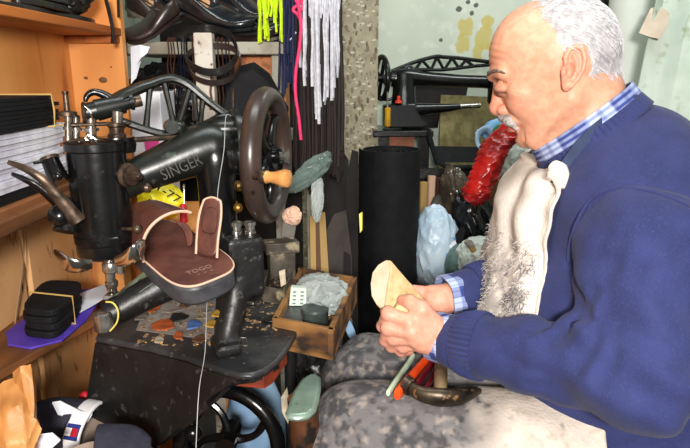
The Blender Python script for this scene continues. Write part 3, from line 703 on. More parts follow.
fw = obj('flywheel', G().tube([fc + UP * fr * math.cos(a) + fx_ * fr * math.sin(a) for a in [i * 2 * PI / 40 for i in range(40)]], .0125, 10, closed=True), M_black, tb)
for q in range(4):
    a = .95 + q * PI / 2; d = UP * math.cos(a) + fx_ * math.sin(a); tn = UP * -math.sin(a) + fx_ * math.cos(a)
    obj('spoke', G().tube([fc + d * fr * f + tn * .016 * math.sin(f * PI) for f in (0, .3, .6, 1)], [.011, .007, .006, .008], 8, smooth=4), M_black, fw)
obj('wheel_hub', G().cyl(fc + V((0, -.03, 0)), fc + V((0, .03, 0)), .017), M_black, fw)
obj('pitman_rod', G().tube([P(232, 372, .95), P(206, 402, .95), P(186, 430, .95), P(170, 470, .95)], [.008, .008, .01, .01], 10, smooth=3).ell(P(193, 433, .94), (.014, .014, .014)), M_black, tb)
for (u, v, k) in [(290, 340, 1.02), (299, 318, 1.08)]:
    a = P(u, v, k); a.z = TZ - .011
    obj('leg', G().tube([a, V((a.x - .005, a.y, .35)), V((a.x, a.y, 0))], [.010, .009, .012], 10), M_blackworn, tb)
for p in (V((-.33, .90, 0)), V((-.33, 1.05, 0))):
    obj('leg', G().tube([p + V((0, 0, TZ - .011)), p], .012, 10), M_blackworn, tb)
# ---- thread running down
th = [Mp(232, 118, .012), P(226, 116, .90), P(224, 150, .87), P(218, 190, .875), P(215, 240, .885), P(211, 276, .885), P(207, 302, .86), P(205, 352, .80), P(199, 390, .72), P(196, 448, .70), P(195, 470, .70)]
tag(obj('thread', G().tube(th, .00045, 6, smooth=4), mat('white_thread', C(176, 176, 176), None, rough=.7)), 'white sewing thread running from the machine top down past the table edge', 'thread')
# ================================================================ sandal on the machine
M_sand = mat('sandal_leather', C(98, 56, 46), C(72, 40, 34), 30, .48, bump=.25, bscale=120, c3=C(120, 78, 64), s3=16, lo3=.6, hi3=.8)
M_cream = mat('cream_edge', C(206, 170, 146), None, rough=.7)
M_sole = mat('grey_black_sole', C(74, 74, 79), C(52, 52, 56), 40, .45, bump=.1)
hl = P(210, 276, .815); te = P(160, 238, .915)
X = (te - hl); X.normalize(); Wd = (P(236, 268, .835) - P(176, 284, .80)); Wd = (Wd - X * Wd.dot(X)).normalized(); Zs = Wd.cross(X) if Wd.cross(X).z > 0 else X.cross(Wd)
SL = .225; mid = hl + X * (SL / 2 - .012)
sd = thing('sandal', 'brown leather sandal with grey sole and open strap resting on the front sewing machine arm', 'sandal', tuple(mid - Zs * .03))
def so(sc=1., W=.098, n=44):
    pts = []
    for i in range(n):
        a = 2 * PI * i / n; c, s_ = math.cos(a), math.sin(a)
        c2 = math.copysign(abs(c) ** .55, c); s2 = math.copysign(abs(s_) ** .55, s_)
        w = W / 2 * (1 - .06 * math.sin((c + .2) * 2)); pts.append((c2 * SL / 2 * sc, s2 * w * sc))
    return pts
def sl(a, b, z=0.): return mid + X * a + Wd * b + Zs * z
obj('sole', G().prism([sl(a, b, -.034) for a, b in so(.985)], Zs * .032), M_sole, sd, bevel=.006)
obj('footbed', G().prism([sl(a, b, -.002) for a, b in so(.985)], Zs * .0035), M_sand, sd, bevel=.001)
rim = [sl(a, b, -.0005) for a, b in so(.99)]
obj('edge_stitching', G().tube(rim, .0016, 6, closed=True), M_cream, sd, label='cream stitched edge')
# choose the reading direction that runs left to right from the heel end
M_print = mat('worn_print', C(132, 104, 94), None, rough=.6)
lft = -1 if Wd.x > 0 else 1
obj('insole_lettering', text_mesh('TOGO', sl(-.080, .022 * lft, .0014), sl(-.084, -.014 * lft, .0014), X, .0008, .009).add(*[(lambda g: (g.v, g.f))(text_mesh('- - -', sl(-.090, .012 * lft, .0014), sl(-.093, -.010 * lft, .0014), X, .0008, .0025))][0]), M_print, sd)
# strap over the instep: an open band
def band(c0, c1, w0, w1, h0, h1, f0=0., f1=1., n=15, m=6, skew=0.):
    rows = []
    for i in range(m):
        t = i / (m - 1); a = lerp(c0, c1, t); h = lerp(h0, h1, t); ww = lerp(w0, w1, t); row = []
        for j in range(n):
            w = PI * lerp(f0, f1, j / (n - 1)); row.append(sl(a + skew * (j / (n - 1)), -lft * -1 * 0 + math.cos(w) * ww * lft, .001 + h * math.sin(w) ** .75))
        rows.append(row)
    return rows
R1 = band(-.005, .105, .051, .045, .060, .040, 0, .70)
st = obj('instep_strap', G().sheet(R1, .0045), M_sand, sd, subd=1)
obj('edge_binding', G().tube(R1[0] + [r[-1] for r in R1[1:]], .0022, 6), M_cream, st, label='cream strap edge')
R2 = [[P(u, v, k) for u, v, k in r] for r in [[(186, 250, .85), (186, 236, .85), (180, 226, .85), (172, 222, .85)], [(193, 246, .848), (194, 234, .846), (190, 226, .846), (184, 221, .85)]]]
obj('strap_tongue', G().sheet(R2, .004), M_sand, st, subd=1)
R3 = [[P(u, v, k) for u, v, k in r] for r in [[(196, 254, .862), (206, 257, .855), (217, 258, .848)], [(197, 236, .868), (208, 238, .862), (218, 240, .856)], [(199, 216, .876), (210, 216, .872), (221, 218, .868)], [(203, 203, .882), (212, 200, .88), (221, 204, .876)], [(205, 199.5, .884), (212, 197.5, .882), (219, 200, .878)]]]
flp = obj('side_flap', G().sheet(R3, .0045), M_sand, sd, subd=2)
def hull(R): return [r[0] for r in R] + R[-1][1:] + [r[-1] for r in R[-2::-1]]
obj('edge_binding', G().tube(hull(R3), .0018, 6, smooth=3), M_cream, flp, label='cream flap edge')
R4 = [[lerp(R3[a][b], V((0, 0, 0)), 0) for b in (0, 1, 2)] for a in (1, 2, 3)]
ctr = P(211, 222, .862)
obj('flap_patch', G().sheet([[lerp(p, ctr, .25) + V((0, -.003, 0)) for p in r] for r in R4], .002), M_sand, flp, subd=1)
g = G().tube([P(186, 252, .86), P(192, 262, .855), P(197, 272, .85), P(202, 268, .855), P(200, 252, .865)], .005, 8, smooth=4, flat=.4)
# ================================================================ leather scraps and bits on the table
cols = [('orange', C(190, 92, 44)), ('black', C(26, 26, 28)), ('grey', C(130, 120, 112)), ('yellow', C(206, 160, 60)), ('blue', C(84, 120, 190)), ('brown', C(104, 68, 48)), ('cream', C(196, 180, 156))]
MS = {n: mat(n + '_scrap', c, tuple(x * .6 for x in c), 60, .7, bump=.3) for n, c in cols}
def scrap(u, v, r, c, seed, kind=0, z=TZ):
    rr = random.Random(seed); o = PZ(u, v, z + .0006); n = rr.randint(5, 8); a0 = rr.random() * 6
    s_ = r / FPX * .9; pts = []
    tl = V((rr.uniform(-.25, .25), rr.uniform(-.25, .25), 1))
    for i in range(n):
        a = a0 + 2 * PI * i / n; q = s_ * rr.uniform(.6, 1.15); x, y = math.cos(a) * q * 1.2, math.sin(a) * q * 1.6
        pts.append(o + V((x, y, abs(x * tl.x + y * tl.y) + .0004)))
    g = G().prism(pts, (0, 0, .0022))
    return obj('leather_scrap', g, MS[c])
big = [(163, 327, 11, 'orange', 'ragged orange leather scrap on the machine table'), (194, 327, 9, 'blue', 'small blue scrap lying on the machine table'), (152, 311, 8, 'orange', 'rust coloured scrap behind the ragged orange one'), (178, 320, 9, 'black', 'black leather offcut between the orange and the blue scraps'), (171, 310, 10, 'grey', 'grey coil of leather near the back of the machine table'), (211, 326, 6, 'yellow', 'yellow scrap right of the blue one on the table'), (216, 316, 6, 'yellow', 'golden scrap beside the foot of the machine base'), (178, 338, 6, 'orange', 'small orange strip at the table front'), (142, 318, 8, 'grey', 'grey offcut at the left end of the table scraps'), (199, 341, 6, 'brown', 'brown scrap near the table front edge'), (186, 306, 7, 'brown', 'brown offcut under the sandal'), (206, 312, 6, 'grey', 'pale grey chip between the yellow scraps and the sandal'), (160, 341, 5, 'cream', 'cream sliver at the front left of the table')]
for i, (u, v, r, c, lb) in enumerate(big): tag(scrap(u, v, r, c, i), lb, 'scrap', 'leather scraps on the machine table')
g = G()
for i in range(170):
    rr = random.Random(900 + i); u = rr.uniform(138, 275); v = rr.uniform(296, 346)
    if u > 216 and v > 318 and u < 242: continue
    if u > 235 and v > 330: continue
    o = PZ(u, v, TZ + .0005); a = rr.random() * 6; s_ = rr.uniform(.0015, .005)
    g.box(o + V((0, 0, .001)), (s_ * 2, s_, .0015), X=(math.cos(a), math.sin(a), rr.uniform(-.2, .2)), Y=(-math.sin(a), math.cos(a), rr.uniform(-.3, .3)), Z=(0, 0, 1))
tag(obj('shavings', g, mat('mixed_shavings', C(160, 130, 96), C(60, 54, 50), 260, .8, c3=C(206, 150, 70), s3=200, lo3=.58, hi3=.64), smooth=0), 'crumbs and shavings strewn over the black machine table', 'shavings', kind='stuff')
g = G().sheet([[PZ(136, 330, TZ + .0004), PZ(150, 296, TZ + .0004)], [PZ(214, 340, TZ + .0004), PZ(216, 296, TZ + .0004)]], .0006)
tag(obj('leather_piece', g, mat('grey_felt', C(150, 142, 134), C(110, 102, 96), 40, .85, bump=.3)), 'flat grey leather piece under the scraps on the machine table', 'leather')
def ring_at(u, v, r): 
    o = PZ(u, v, TZ + .002); return o
o = PZ(272, 320, TZ + .0005)
tag(obj('metal_dish', G().lathe([(.012, 0), (.015, .003), (.0145, .004), (.010, .002)], o, n=20), M_blackworn), 'small dark round dish on the right of the machine table', 'dish')
g = G()
for i in range(9):
    a = i * .7; g.tube([PZ(252, 308, TZ) + V((math.cos(a + j * .5) * .008 * (1 + .2 * j % 3), math.sin(a + j * .5) * .012, .003 + .0016 * (j % 4))) for j in range(5)], .0009, 5)
tag(obj('wire_tangle', g, M_steel), 'little tangle of wire bits behind the machine base foot', 'wire')
tag(obj('metal_buckle', G().tube([PZ(u, v, TZ + .002) for u, v in ((240, 338), (246, 338), (247, 346), (239, 346))], .001, 6, closed=True), M_steel), 'thin metal buckle frame lying beside the machine base foot', 'buckle')
tag(obj('leather_piece', G().prism([P(u, v, 1.02) for u, v in ((228, 330), (236, 322), (240, 326), (233, 334))], (0, .002, .002)), MS['black']), 'tiny black leather chip beside the base casting', 'leather')
# ================================================================ yellow bag and things behind the machine
M_yel = mat('yellow_plastic', C(240, 226, 20), C(214, 196, 10), 12, .4, bump=.4, bscale=26)
yb = thing('plastic_bag', 'bright yellow plastic bag with black printing tucked behind the sewing machine', 'bag', tuple(P(160, 222, 1.15)))
obj('bag_body', G().crumple(P(160, 203, 1.15), (.043, .03, .036), 4, .25, 1.6, 5), M_yel, yb)
obj('printing', text_mesh('77', P(147, 217, 1.075), P(158, 206, 1.075), V((-.5, 0, .8)), .001, .02), M_rubber, yb)
obj('printing', text_mesh('1-77', P(157, 190, 1.085), P(178, 204, 1.085), V((.5, 0, .8)), .001, .014), M_rubber, yb)
g = G().cyl(P(184, 222, 1.12), P(184, 203, 1.12), .006, .0075).cyl(P(184, 203, 1.12), P(184, 190, 1.12), .002)
sdv = thing('screwdriver', 'small screwdriver with red handle standing behind the sandal', 'screwdriver', tuple(P(184, 222, 1.12)))
obj('handle', G().lathe([(.004, 0), (.0075, .003), (.0065, .018), (.0075, .03), (.004, .036)], P(184, 223, 1.12), n=10), M_red, sdv, label='red handle')
obj('shaft', G().cyl(P(184, 204, 1.12), P(184, 184, 1.12), .002), M_steel, sdv)
# workbench behind the machine that carries these things
bt = P(160, 224, 1.15).z
tag(obj('wooden_bench', G().aabox((-.470, 1.06, bt - .03), (-.245, 1.34, bt - .002)).aabox((-.455, 1.08, 0), (-.42, 1.12, bt - .03)).aabox((-.285, 1.29, 0), (-.25, 1.33, bt - .03)).aabox((-.455, 1.29, 0), (-.42, 1.33, bt - .03)), M_pine, bevel=.002), 'narrow orange wooden bench behind the front sewing machine', 'bench')
wbx = thing('carton', 'white carton with a magenta corner standing behind the walking beam', 'carton', tuple(PY(146, 222, 1.22)))
a, b = PY(132, 92, 1.22), PY(172, 222, 1.22)
obj('carton_body', G().aabox((a.x, 1.20, bt), (b.x, 1.30, a.z)), M_white, wbx, bevel=.002)
c = PY(153, 146, 1.20)
obj('magenta_print', G().prism([PY(u, v, 1.1995) for u, v in ((144, 140), (160, 134), (158, 152), (147, 158))], (0, -.001, 0)), mat('magenta_print', C(206, 60, 140), None, rough=.6), wbx)
# ================================================================ shoe rack
RZ = 1.192
rk = thing('shoe_rack', 'grey painted wooden rack with a plank carrying worn shoes behind the machine', 'rack', (-.33, 1.55, 0))
x0, x1 = PY(128, 50, 1.46).x, PY(287, 50, 1.46).x
obj('plank', G().aabox((x0 - .02, 1.42, RZ - .028), (x1, 1.72, RZ)), M_greywood, rk, bevel=.003)
px0, px1 = PY(197, 60, 1.41).x, PY(215, 60, 1.41).x
obj('post', G().aabox((px0, 1.385, 0), (px1, 1.419, PY(200, 33, 1.40).z)), mat('whitish_wood', C(206, 200, 190), C(176, 164, 148), 16, .8, bump=.3, c3=C(96, 78, 62), s3=50, lo3=.62, hi3=.7), rk, bevel=.003, label='whitish post with dark knots')
px0, px1 = PY(272, 60, 1.44).x, PY(281, 60, 1.44).x
obj('post', G().aabox((px0, 1.425, 0), (px1, 1.46, RZ - .03)), M_greywood, rk, bevel=.002)
obj('back_board', G().aabox((x0, 1.72, .5), (x1 + .01, 1.735, RZ + .13)), mat('dark_board', C(40, 32, 28), C(24, 20, 18), 10, .8), rk, label='dark board at the back')
obj('lower_plank', G().aabox((x0, 1.425, .955), (x1, 1.70, .975)), M_greywood, rk, bevel=.002)
card = G().aabox((PY(234, 60, 1.5).x, 1.5, .975), (PY(285, 60, 1.5).x, 1.6, PY(240, 55, 1.5).z))
tag(obj('carton', card, mat('orange_card', C(196, 128, 84), C(160, 96, 60), 16, .8, c3=C(120, 70, 44), s3=40, lo3=.55, hi3=.7)), 'orange brown carton on the lower plank of the shoe rack', 'carton')
g = G().crumple(PY(160, 85, 1.5), (.085, .05, .07), 21, .28, 1.8, 5)
M_bag = mat('black_plastic', C(16, 16, 18), C(24, 24, 26), 20, .22, bump=.5, bscale=40, spec=.7)
g = G().crumple(V((PY(160, 75, 1.50).x, 1.50, .975 + .075)), (.10, .045, .088), 21, .28, 1.8, 5, flatbot=-.85)
tag(obj('plastic_bag', g, M_bag), 'shiny black plastic bag stuffed under the shoe rack plank', 'bag')
g = G().sheet([[PY(u, v, 1.388 + d_) for u, v, d_ in r] for r in [[(131, 47, .02), (140, 45, .01), (150, 47, .02)], [(131, 56, .005), (141, 58, -.005), (147, 53, .01)], [(131, 66, .0), (137, 64, .008), (141, 60, .012)], [(131, 84, .006), (134, 80, .006), (136, 78, .01)]]], .002)
tag(obj('paper', g, M_white), 'crumpled white paper stuffed beside the orange end board under the rack', 'paper')
g = G().crumple(PY(243, 92, 1.40), (.055, .04, .075), 31, .18, 1.3, 5)
dk = G().prism([PY(u, v, 1.36) for u, v in ((222, 110), (226, 92), (238, 74), (252, 70), (268, 82), (288, 118), (262, 150), (226, 150))], (0, .04, .02))
tag(obj('leather_piece', dk, M_rubber, bevel=.004), 'big dark leather piece hanging behind the crank wheel', 'leather')
# ---- shoes: last-shaped body from rings
def shoe(name, label, heel, toe, W, Hh, m_up, m_sole, m_in, up=(0, 0, 1), open_=.55, toe_r=.8, heel_h=.022, grp='worn shoes on the rack'):
    heel, toe = V(heel), V(toe); Xs = toe - heel; L = Xs.length; Xs.normalize(); Z = V(up); Z = (Z - Xs * Z.dot(Xs)).normalized(); Y = Z.cross(Xs)
    t = thing(name, label, 'shoe', tuple((heel + toe) / 2), grp)
    pt = lambda a, b, z: heel + Xs * a * L + Y * b + Z * z
    prof = []   # (pos along, half width, base z, top z)
    for i in range(17):
        a = i / 16
        wd = W / 2 * (.74 + .26 * math.sin((a - .1) * PI * 1.1)) * min(1, (a + .02) * 9) ** .5 * (1 if a < .78 else max(.0, 1 - ((a - .78) / .225) ** 2.4) ** .5)
        bz_ = heel_h * max(0, 1 - (a / .55)) ** .7 + .004 + .012 * max(0, a - .8) / .2 * .8
        tz_ = Hh * (1. if a < .22 else (1 - .62 * min(1, (a - .22) / .5) ** 1.1)) if a < .94 else Hh * .34
        prof.append((a, max(wd, .004), bz_, bz_ + max(.016, tz_ - .01)))
    rows = []
    for a, wd, z0, z1 in prof:
        row = []
        for j in range(17):
            w = PI * (j / 16); cx_ = math.copysign(abs(math.cos(w)) ** .7, math.cos(w)); row.append(pt(a, wd * cx_ * (1 - .18 * math.sin(w) ** 3), z0 + (z1 - z0) * math.sin(w) ** .62))
        rows.append(row)
    # drop the ring tops inside the opening
    g = G(); 
    o1, o2 = 1, int(16 * open_)
    for i in range(o1, o2 + 1):
        f = math.sin(PI * (i - o1 + .35) / (o2 - o1 + .7))
        for j in range(5, 12):
            k = 1 - abs(j - 8) / 4.; a, wd, z0, z1 = prof[i]
            rows[i][j] = rows[i][j] - Z * ((z1 - z0) * .72 * max(0, min(1, f * 2.2)) * min(1, k * 2.2))
    obj('upper', G().sheet(rows, .003), m_up, t, subd=1)
    ri = []
    for i in range(o1 + 1, o2):
        ri.append([rows[i][j] + Z * .0028 for j in range(5, 12)])
    if len(ri) > 1: obj('insole', G().sheet(ri, .001), m_in, t, label='lighter inside lining')
    sp = [pt(a, wd * 1.04 + .002, z0 - .004) for a, wd, z0, _ in prof]; sp2 = [pt(a, -wd * 1.04 - .002, z0 - .004) for a, wd, z0, _ in prof]
    obj('sole', G().sheet([[p, (p + q) / 2, q] for p, q in zip(sp, sp2)], .007), m_sole, t)
    hb = [pt(.01 + .22 * i / 7, (W * .37) * s_ * min(1, (.25 + i / 4)), 0) for s_ in (1, -1) for i in (range(8) if s_ > 0 else range(7, -1, -1))]
    obj('heel', G().prism(hb, Z * max(.004, heel_h - .004)), m_sole, t, bevel=.002)
    return t
M_shblack = mat('polished_black_leather', C(17, 18, 22), C(30, 34, 38), 20, .22, bump=.2, bscale=50, spec=.7)
M_shbrown = mat('dark_brown_leather', C(52, 38, 34), C(32, 24, 22), 22, .3, bump=.2, bscale=60, spec=.6)
M_lin = mat('tan_lining', C(206, 160, 116), C(176, 128, 88), 20, .7)
M_solegrey = mat('scuffed_sole', C(120, 112, 98), C(60, 54, 48), 40, .6, bump=.2)
shoe('shoe', 'black laced shoe with grey sole lying front right on the rack plank', PY(160, 6, 1.50), PY(256, 31, 1.45), .082, .075, M_shblack, M_shblack, M_lin, up=(.1, -.35, 1), open_=.62)
shoe('shoe', 'dark shoe with brown sole right of the front black one on the rack', PY(196, 24, 1.60), PY(283, 35, 1.52), .08, .065, M_shblack, M_solegrey, M_blkleather, up=(-.05, -.3, 1))
shoe('shoe', 'dark brown shoe at the left end of the rack plank', PY(184, 14, 1.47), PY(126, 43, 1.44), .085, .05, M_shbrown, M_shbrown, M_shbrown, up=(-.2, -.5, 1), open_=.4, heel_h=.012)
shoe('shoe', 'black shoe at the back of the rack plank leaning against the laces', PY(205, 6, 1.66), PY(276, 22, 1.62), .085, .08, M_shblack, M_solegrey, M_lin, up=(0, -.2, 1))
shoe('shoe', 'dark shoe with tan lining at the back left of the rack', PY(128, 14, 1.62), PY(182, 24, 1.60), .085, .07, M_shbrown, M_solegrey, M_lin, up=(0, -.3, 1))
shoe('shoe', 'old grey soled shoe lying under the black ones at the right rack end', PY(212, 40, 1.56), PY(278, 42, 1.47), .08, .035, M_shbrown, M_solegrey, M_blkleather, up=(0, -.2, 1), open_=.3, heel_h=.008)
# ---- belts and laces hanging on the rack
def strap(pts, w, m, lb, cat='strap', grp=None, nm='leather_strap', ref=(0, -1, 0), th=.25):
    return tag(obj(nm, G().tube(pts, w, 8, smooth=5, flat=th, ref=None), m), lb, cat, grp)
def loop(px, w, th, m, nm, lb, cat):
    pts = [P(u, v, k - .04) for u, v, k in px]; rows = []
    n = len(pts); fine = []
    for i in range(n):
        a, b, c_, d = pts[i - 1], pts[i], pts[(i + 1) % n], pts[(i + 2) % n]
        for q in range(5):
            t = q / 5; fine.append(.5 * ((2 * b) + (c_ - a) * t + (2 * a - 5 * b + 4 * c_ - d) * t * t + (3 * b - a - 3 * c_ + d) * t ** 3))
    rows = [[p + V((0, -.2, 1)) * s_ * w for p in fine] for s_ in (-.5, .5)]
    return tag(obj(nm, G().sheet(rows, th, closed=True), m), lb, cat)
loop([(186, 34, 1.36), (184, 50, 1.34), (190, 64, 1.33), (206, 72, 1.32), (224, 70, 1.32), (236, 58, 1.34), (236, 46, 1.37), (228, 34, 1.385), (206, 28, 1.395)], .016, .003, M_blkleather, 'belt', 'dark leather belt loop hanging from the whitish rack post', 'belt')
loop([(188, 54, 1.375), (192, 74, 1.37), (206, 82, 1.365), (222, 82, 1.365), (236, 74, 1.37), (240, 58, 1.375), (232, 48, 1.38), (212, 46, 1.382)], .012, .003, M_shbrown, 'belt', 'thinner brown belt loop below the dark belt on the rack post', 'belt')
M_lace = {c: mat(c + '_lace', v_, tuple(x * .7 for x in v_), 90, .65) for c, v_ in dict(brown=C(96, 60, 46), navy=C(26, 34, 70), black=C(18, 18, 20), white=C(206, 206, 216), pink=C(236, 52, 110), neon=C(206, 240, 24), dark=C(34, 24, 22)).items()}
for i, (u, v0, v1, c) in enumerate([(168, 38, 92, 'brown'), (171, 40, 84, 'brown'), (174, 40, 100, 'brown'), (181, 36, 96, 'navy'), (184, 40, 84, 'navy'), (178, 40, 104, 'black'), (188, 60, 108, 'black'), (219, 60, 110, 'brown'), (223, 58, 112, 'brown'), (227, 62, 112, 'navy'), (230, 60, 112, 'brown'), (211, 72, 110, 'brown'), (194, 66, 104, 'brown')]):
    y0 = 1.414 if i not in (11,) else 1.38
    pts = [PY(u + (2 if j % 2 else -1) * .4, lerp(v0, v1, j / 4), y0 + .003 * (i % 3)) for j in range(5)]
    pts = ([V((pts[0].x, 1.45, RZ + .002)), V((pts[0].x, 1.416, RZ + .003))] + pts) if i != 11 else pts; pts = [q for q in pts[:2]] + [q for q in pts[2:] if q.z < RZ - .004]
    where = ['leftmost of those under the brown shoe', 'second from the left under the brown shoe', 'third from the left, under the brown shoe', 'left of the belts', 'nearest the belts on their left side', 'between the brown laces and the belts', 'crossing the belts at their left end', 'just right of the whitish post', 'second right of the whitish post', 'third right of the whitish post', 'farthest right of the whitish post', 'over the whitish post', 'left of the whitish post'][i]
    strap(pts, .0052, M_lace[c], '%s lace hanging from the shoe rack, %s' % (c, where), 'lace', 'laces on the shoe rack', 'shoelace')
# ---- hanging bundles of laces on a rail
ry = 1.40
RAILZ = P(300, -14, ry).z + .01
ra, rb = PY(250, -14, ry), PY(345, -14, ry)
tag(obj('rail', G().cyl(V((ra.x - .05, ry, RAILZ)), V((rb.x + .02, ry, RAILZ)), .006).cyl(V((ra.x - .05, ry, RAILZ)), V((ra.x - .05, 1.72, RAILZ)), .006).cyl(V((ra.x - .05, 1.71, RAILZ)), V((ra.x - .05, 1.71, RZ)), .006), M_blackworn), 'black metal rail above the shoe rack carrying bundles of laces', 'rail')
def lace_bundle(n, ua, ub, va, vb, col, lbf, grp, dy=.02, w=.0026, seed=0, vfun=None):
    rr = random.Random(seed)
    for i in range(n):
        f = (i + .5) / n; u = lerp(ua, ub, f); y = ry + rr.uniform(-dy, dy); ve = (vfun(f) if vfun else rr.uniform(va, vb)) + rr.uniform(-9, 9)
        top = V((PY(u, 0, y).x, ry, RAILZ)); end = PY(u + rr.uniform(-3, 3), ve, y)
        pts = [top + V((0, .007, -.006)), top + V((0, 0, .0075)), top + V((0, -.007, -.006))]
        m_ = 5
        for j in range(1, m_ + 1):
            q = lerp(top + V((0, y - ry - .004, 0)), end, j / m_); pts.append(q + V((rr.uniform(-.0025, .0025), rr.uniform(-.004, .004), 0)))
        tag(obj('shoelace', G().tube(pts, w * rr.uniform(.8, 1.2), 5, smooth=2), col), lbf(i, n), 'lace', grp)
same = lambda t: (lambda i, n: t)
lace_bundle(20, 259, 284, 20, 46, M_lace['neon'], same('neon yellow lace in the bundle hanging right above the shoe rack'), 'neon yellow laces', .025, .0028, 1, vfun=lambda f: 34 + 10 * math.sin(f * 9) - 10 * f)
lace_bundle(16, 281, 296, 60, 100, M_lace['navy'], same('dark navy lace in the bundle between the neon and the pink laces'), 'dark navy laces', .025, .003, 2)
lace_bundle(120, 301, 339, 70, 120, M_lace['white'], same('white lace in the thick white bundle hanging before the pillar'), 'white laces', .030, .0034, 3, vfun=lambda f: 66 + 46 * max(0, 1 - abs(f - .55) * 2.0) + 10 * math.sin(f * 17))
lace_bundle(100, 295, 341, 130, 190, M_lace['dark'], same('long black brown lace in the bundle behind the white laces'), 'long dark laces', .024, .0034, 4, vfun=lambda f: 158 + 24 * math.sin(f * 3.1) + 8 * math.sin(f * 23))
for i, (u, v, b) in enumerate([(298, 140, -.035), (301, 24, -.03), (296, 16, -.032)]):
    y = ry + b; top = V((PY(u, 0, y).x, ry, RAILZ)); rr = random.Random(50 + i)
    pts = [top + V((0, .007, -.006)), top + V((0, 0, .0075)), top + V((0, -.008, -.006))] + [PY(u + 3 * math.sin(j * 1.3), lerp(0, v, j / 6), y) for j in range(7)]
    tag(obj('shoelace', G().tube(pts, .0035, 6, smooth=3, flat=.6), M_lace['pink']), ['longest pink lace hanging beside the white bundle', 'short pink lace right of the longest pink one', 'short pink lace left of the longest pink one'][i], 'lace', 'pink laces')
y = ry - .036; top = V((PY(317, 0, y).x, ry, RAILZ))
tag(obj('shoelace', G().tube([top + V((0, .007, -.006)), top + V((0, 0, .0075)), top + V((0, -.008, -.006))] + [PY(316 + j * .5, lerp(0, 124, j / 6), y) for j in range(7)], .0036, 6, smooth=3, flat=.6), M_lace['white']), 'single white lace hanging lowest of the white bundle', 'lace', 'white laces')
g = G().tube([PY(280, 40, 1.42), PY(287, 41, 1.39), PY(292, 38, 1.38), PY(296, 32, 1.38)], .0018, 6, smooth=4)
tag(obj('wire', g, M_white), 'thin white wire curling from the rack plank to the laces', 'wire')
# ================================================================ between machine and roll
M_clear = mat('clear_plastic', C(226, 232, 230), C(206, 216, 214), 20, .15, bump=.6, bscale=40, trans=.6, ior=1.2)
M_grnplastic = mat('smoky_plastic', C(128, 146, 140), C(88, 104, 100), 14, .18, bump=.6, bscale=34, trans=.35, ior=1.25)
def leaf(px, th, m, nm, lb, cat, grp=None, subd=2):
    return tag(obj(nm, G().sheet([[P(*q) for q in r] for r in px], th), m, subd=subd), lb, cat, grp)
# plastic bags
pk = thing('plastic_bag', 'twisted smoky plastic bag behind the wooden crank knob', 'bag', tuple(P(310, 200, 1.12)))
xa = P(328, 158, 1.11) - P(292, 188, 1.13); obj('bag_body', G().crumple(P(310, 173, 1.12), (xa.length * .52, .016, .018), 23, .42, 1.5, 5, X=xa, Y=V((0, 1, 0)), Z=xa.cross(V((0, 1, 0)))), M_grnplastic, pk)
obj('hanging_end', G().crumple(P(317, 199, 1.13), (.012, .010, .042), 27, .4, 1.6, 5, X=(1, 0, -.1)), M_clear, pk)
g = G().crumple(P(292, 217, 1.10), (.017, .015, .015), 9, .45, 1.8, 5)
tag(obj('paper_ball', g, M_cream), 'crumpled cream paper ball below the crank wheel', 'paper')
# small boxes of nails behind the base
sb = G().box(P(278, 232, 1.13) , (.055, .04, .032), X=(.9, .3, 0), Y=(-.3, .9, 0))
M_tin = mat('dirty_tin', C(96, 88, 76), C(50, 44, 38), 24, .55, bump=.3, c3=C(150, 138, 110), s3=40, lo3=.58, hi3=.7)
M_nail = mat('nails', C(70, 60, 50), C(26, 22, 20), 180, .5, metal=.3, c3=C(150, 110, 70), s3=120, lo3=.6, hi3=.66)
def open_tray(name, lb, cat, corners, z0, z1, th, m, fill=None, fz=.6, fm=None):
    """four floor corners (counter clockwise), walls of their own"""
    c = [V((p.x, p.y, 0)) for p in corners]; ctr = sum(c, V((0, 0, 0))) / 4
    t = thing(name, lb, cat, (ctr.x, ctr.y, z0))
    obj('bottom', G().prism([p + V((0, 0, z0)) for p in c], (0, 0, th)), m, t)
    for i in range(4):
        a, b = c[i], c[(i + 1) % 4]; n = V((-(b - a).y, (b - a).x, 0)).normalized() * th
        if (ctr - a).dot(n) < 0: n = -n
        obj('wall', G().prism([a + V((0, 0, z0 + th)), b + V((0, 0, z0 + th)), b + V((0, 0, z1)), a + V((0, 0, z1))], n), m, t, bevel=.001)
    return t, ctr
tz1 = .735
cs = [PZ(u, v, tz1) for u, v in ((272, 318), (333, 330), (357, 277), (300, 267))]
tray, tc_ = open_tray('wooden_tray', 'worn wooden tray with plastic and tins right of the machine table', 'tray', cs, tz1 - .052, tz1, .009, mat('tray_wood', C(156, 112, 62), C(98, 62, 34), 22, .65, bump=.3, stretch=(.3, 1, 1), c3=C(48, 36, 26), s3=26, lo3=.54, hi3=.68))
# stool under tray
zb_ = tz1 - .0525
tag(obj('stool', G().box((tc_.x + .012, tc_.y + .02, zb_ - .016), (.07, .12, .03)).cyl((tc_.x - .008, tc_.y - .02, 0), (tc_.x - .008, tc_.y - .02, zb_ - .03), .012).cyl((tc_.x + .032, tc_.y - .02, 0), (tc_.x + .032, tc_.y - .02, zb_ - .03), .012).cyl((tc_.x - .008, tc_.y + .06, 0), (tc_.x - .008, tc_.y + .06, zb_ - .03), .012).cyl((tc_.x + .032, tc_.y + .06, 0), (tc_.x + .032, tc_.y + .06, zb_ - .03), .012), M_blackworn), 'dark stool under the worn wooden tray', 'stool')
zi = tz1 - .043
g = G().crumple(V((tc_.x + .016, tc_.y + .03, zi + .033)), (.048, .06, .034), 14, .5, 1.4, 5, flatbot=-.9)
tag(obj('plastic_bag', g, M_clear), 'crumpled clear plastic bag heaped in the wooden tray', 'bag')
o = PZ(317, 308, tz1 - .01); o = V((o.x, o.y, zi + .0))
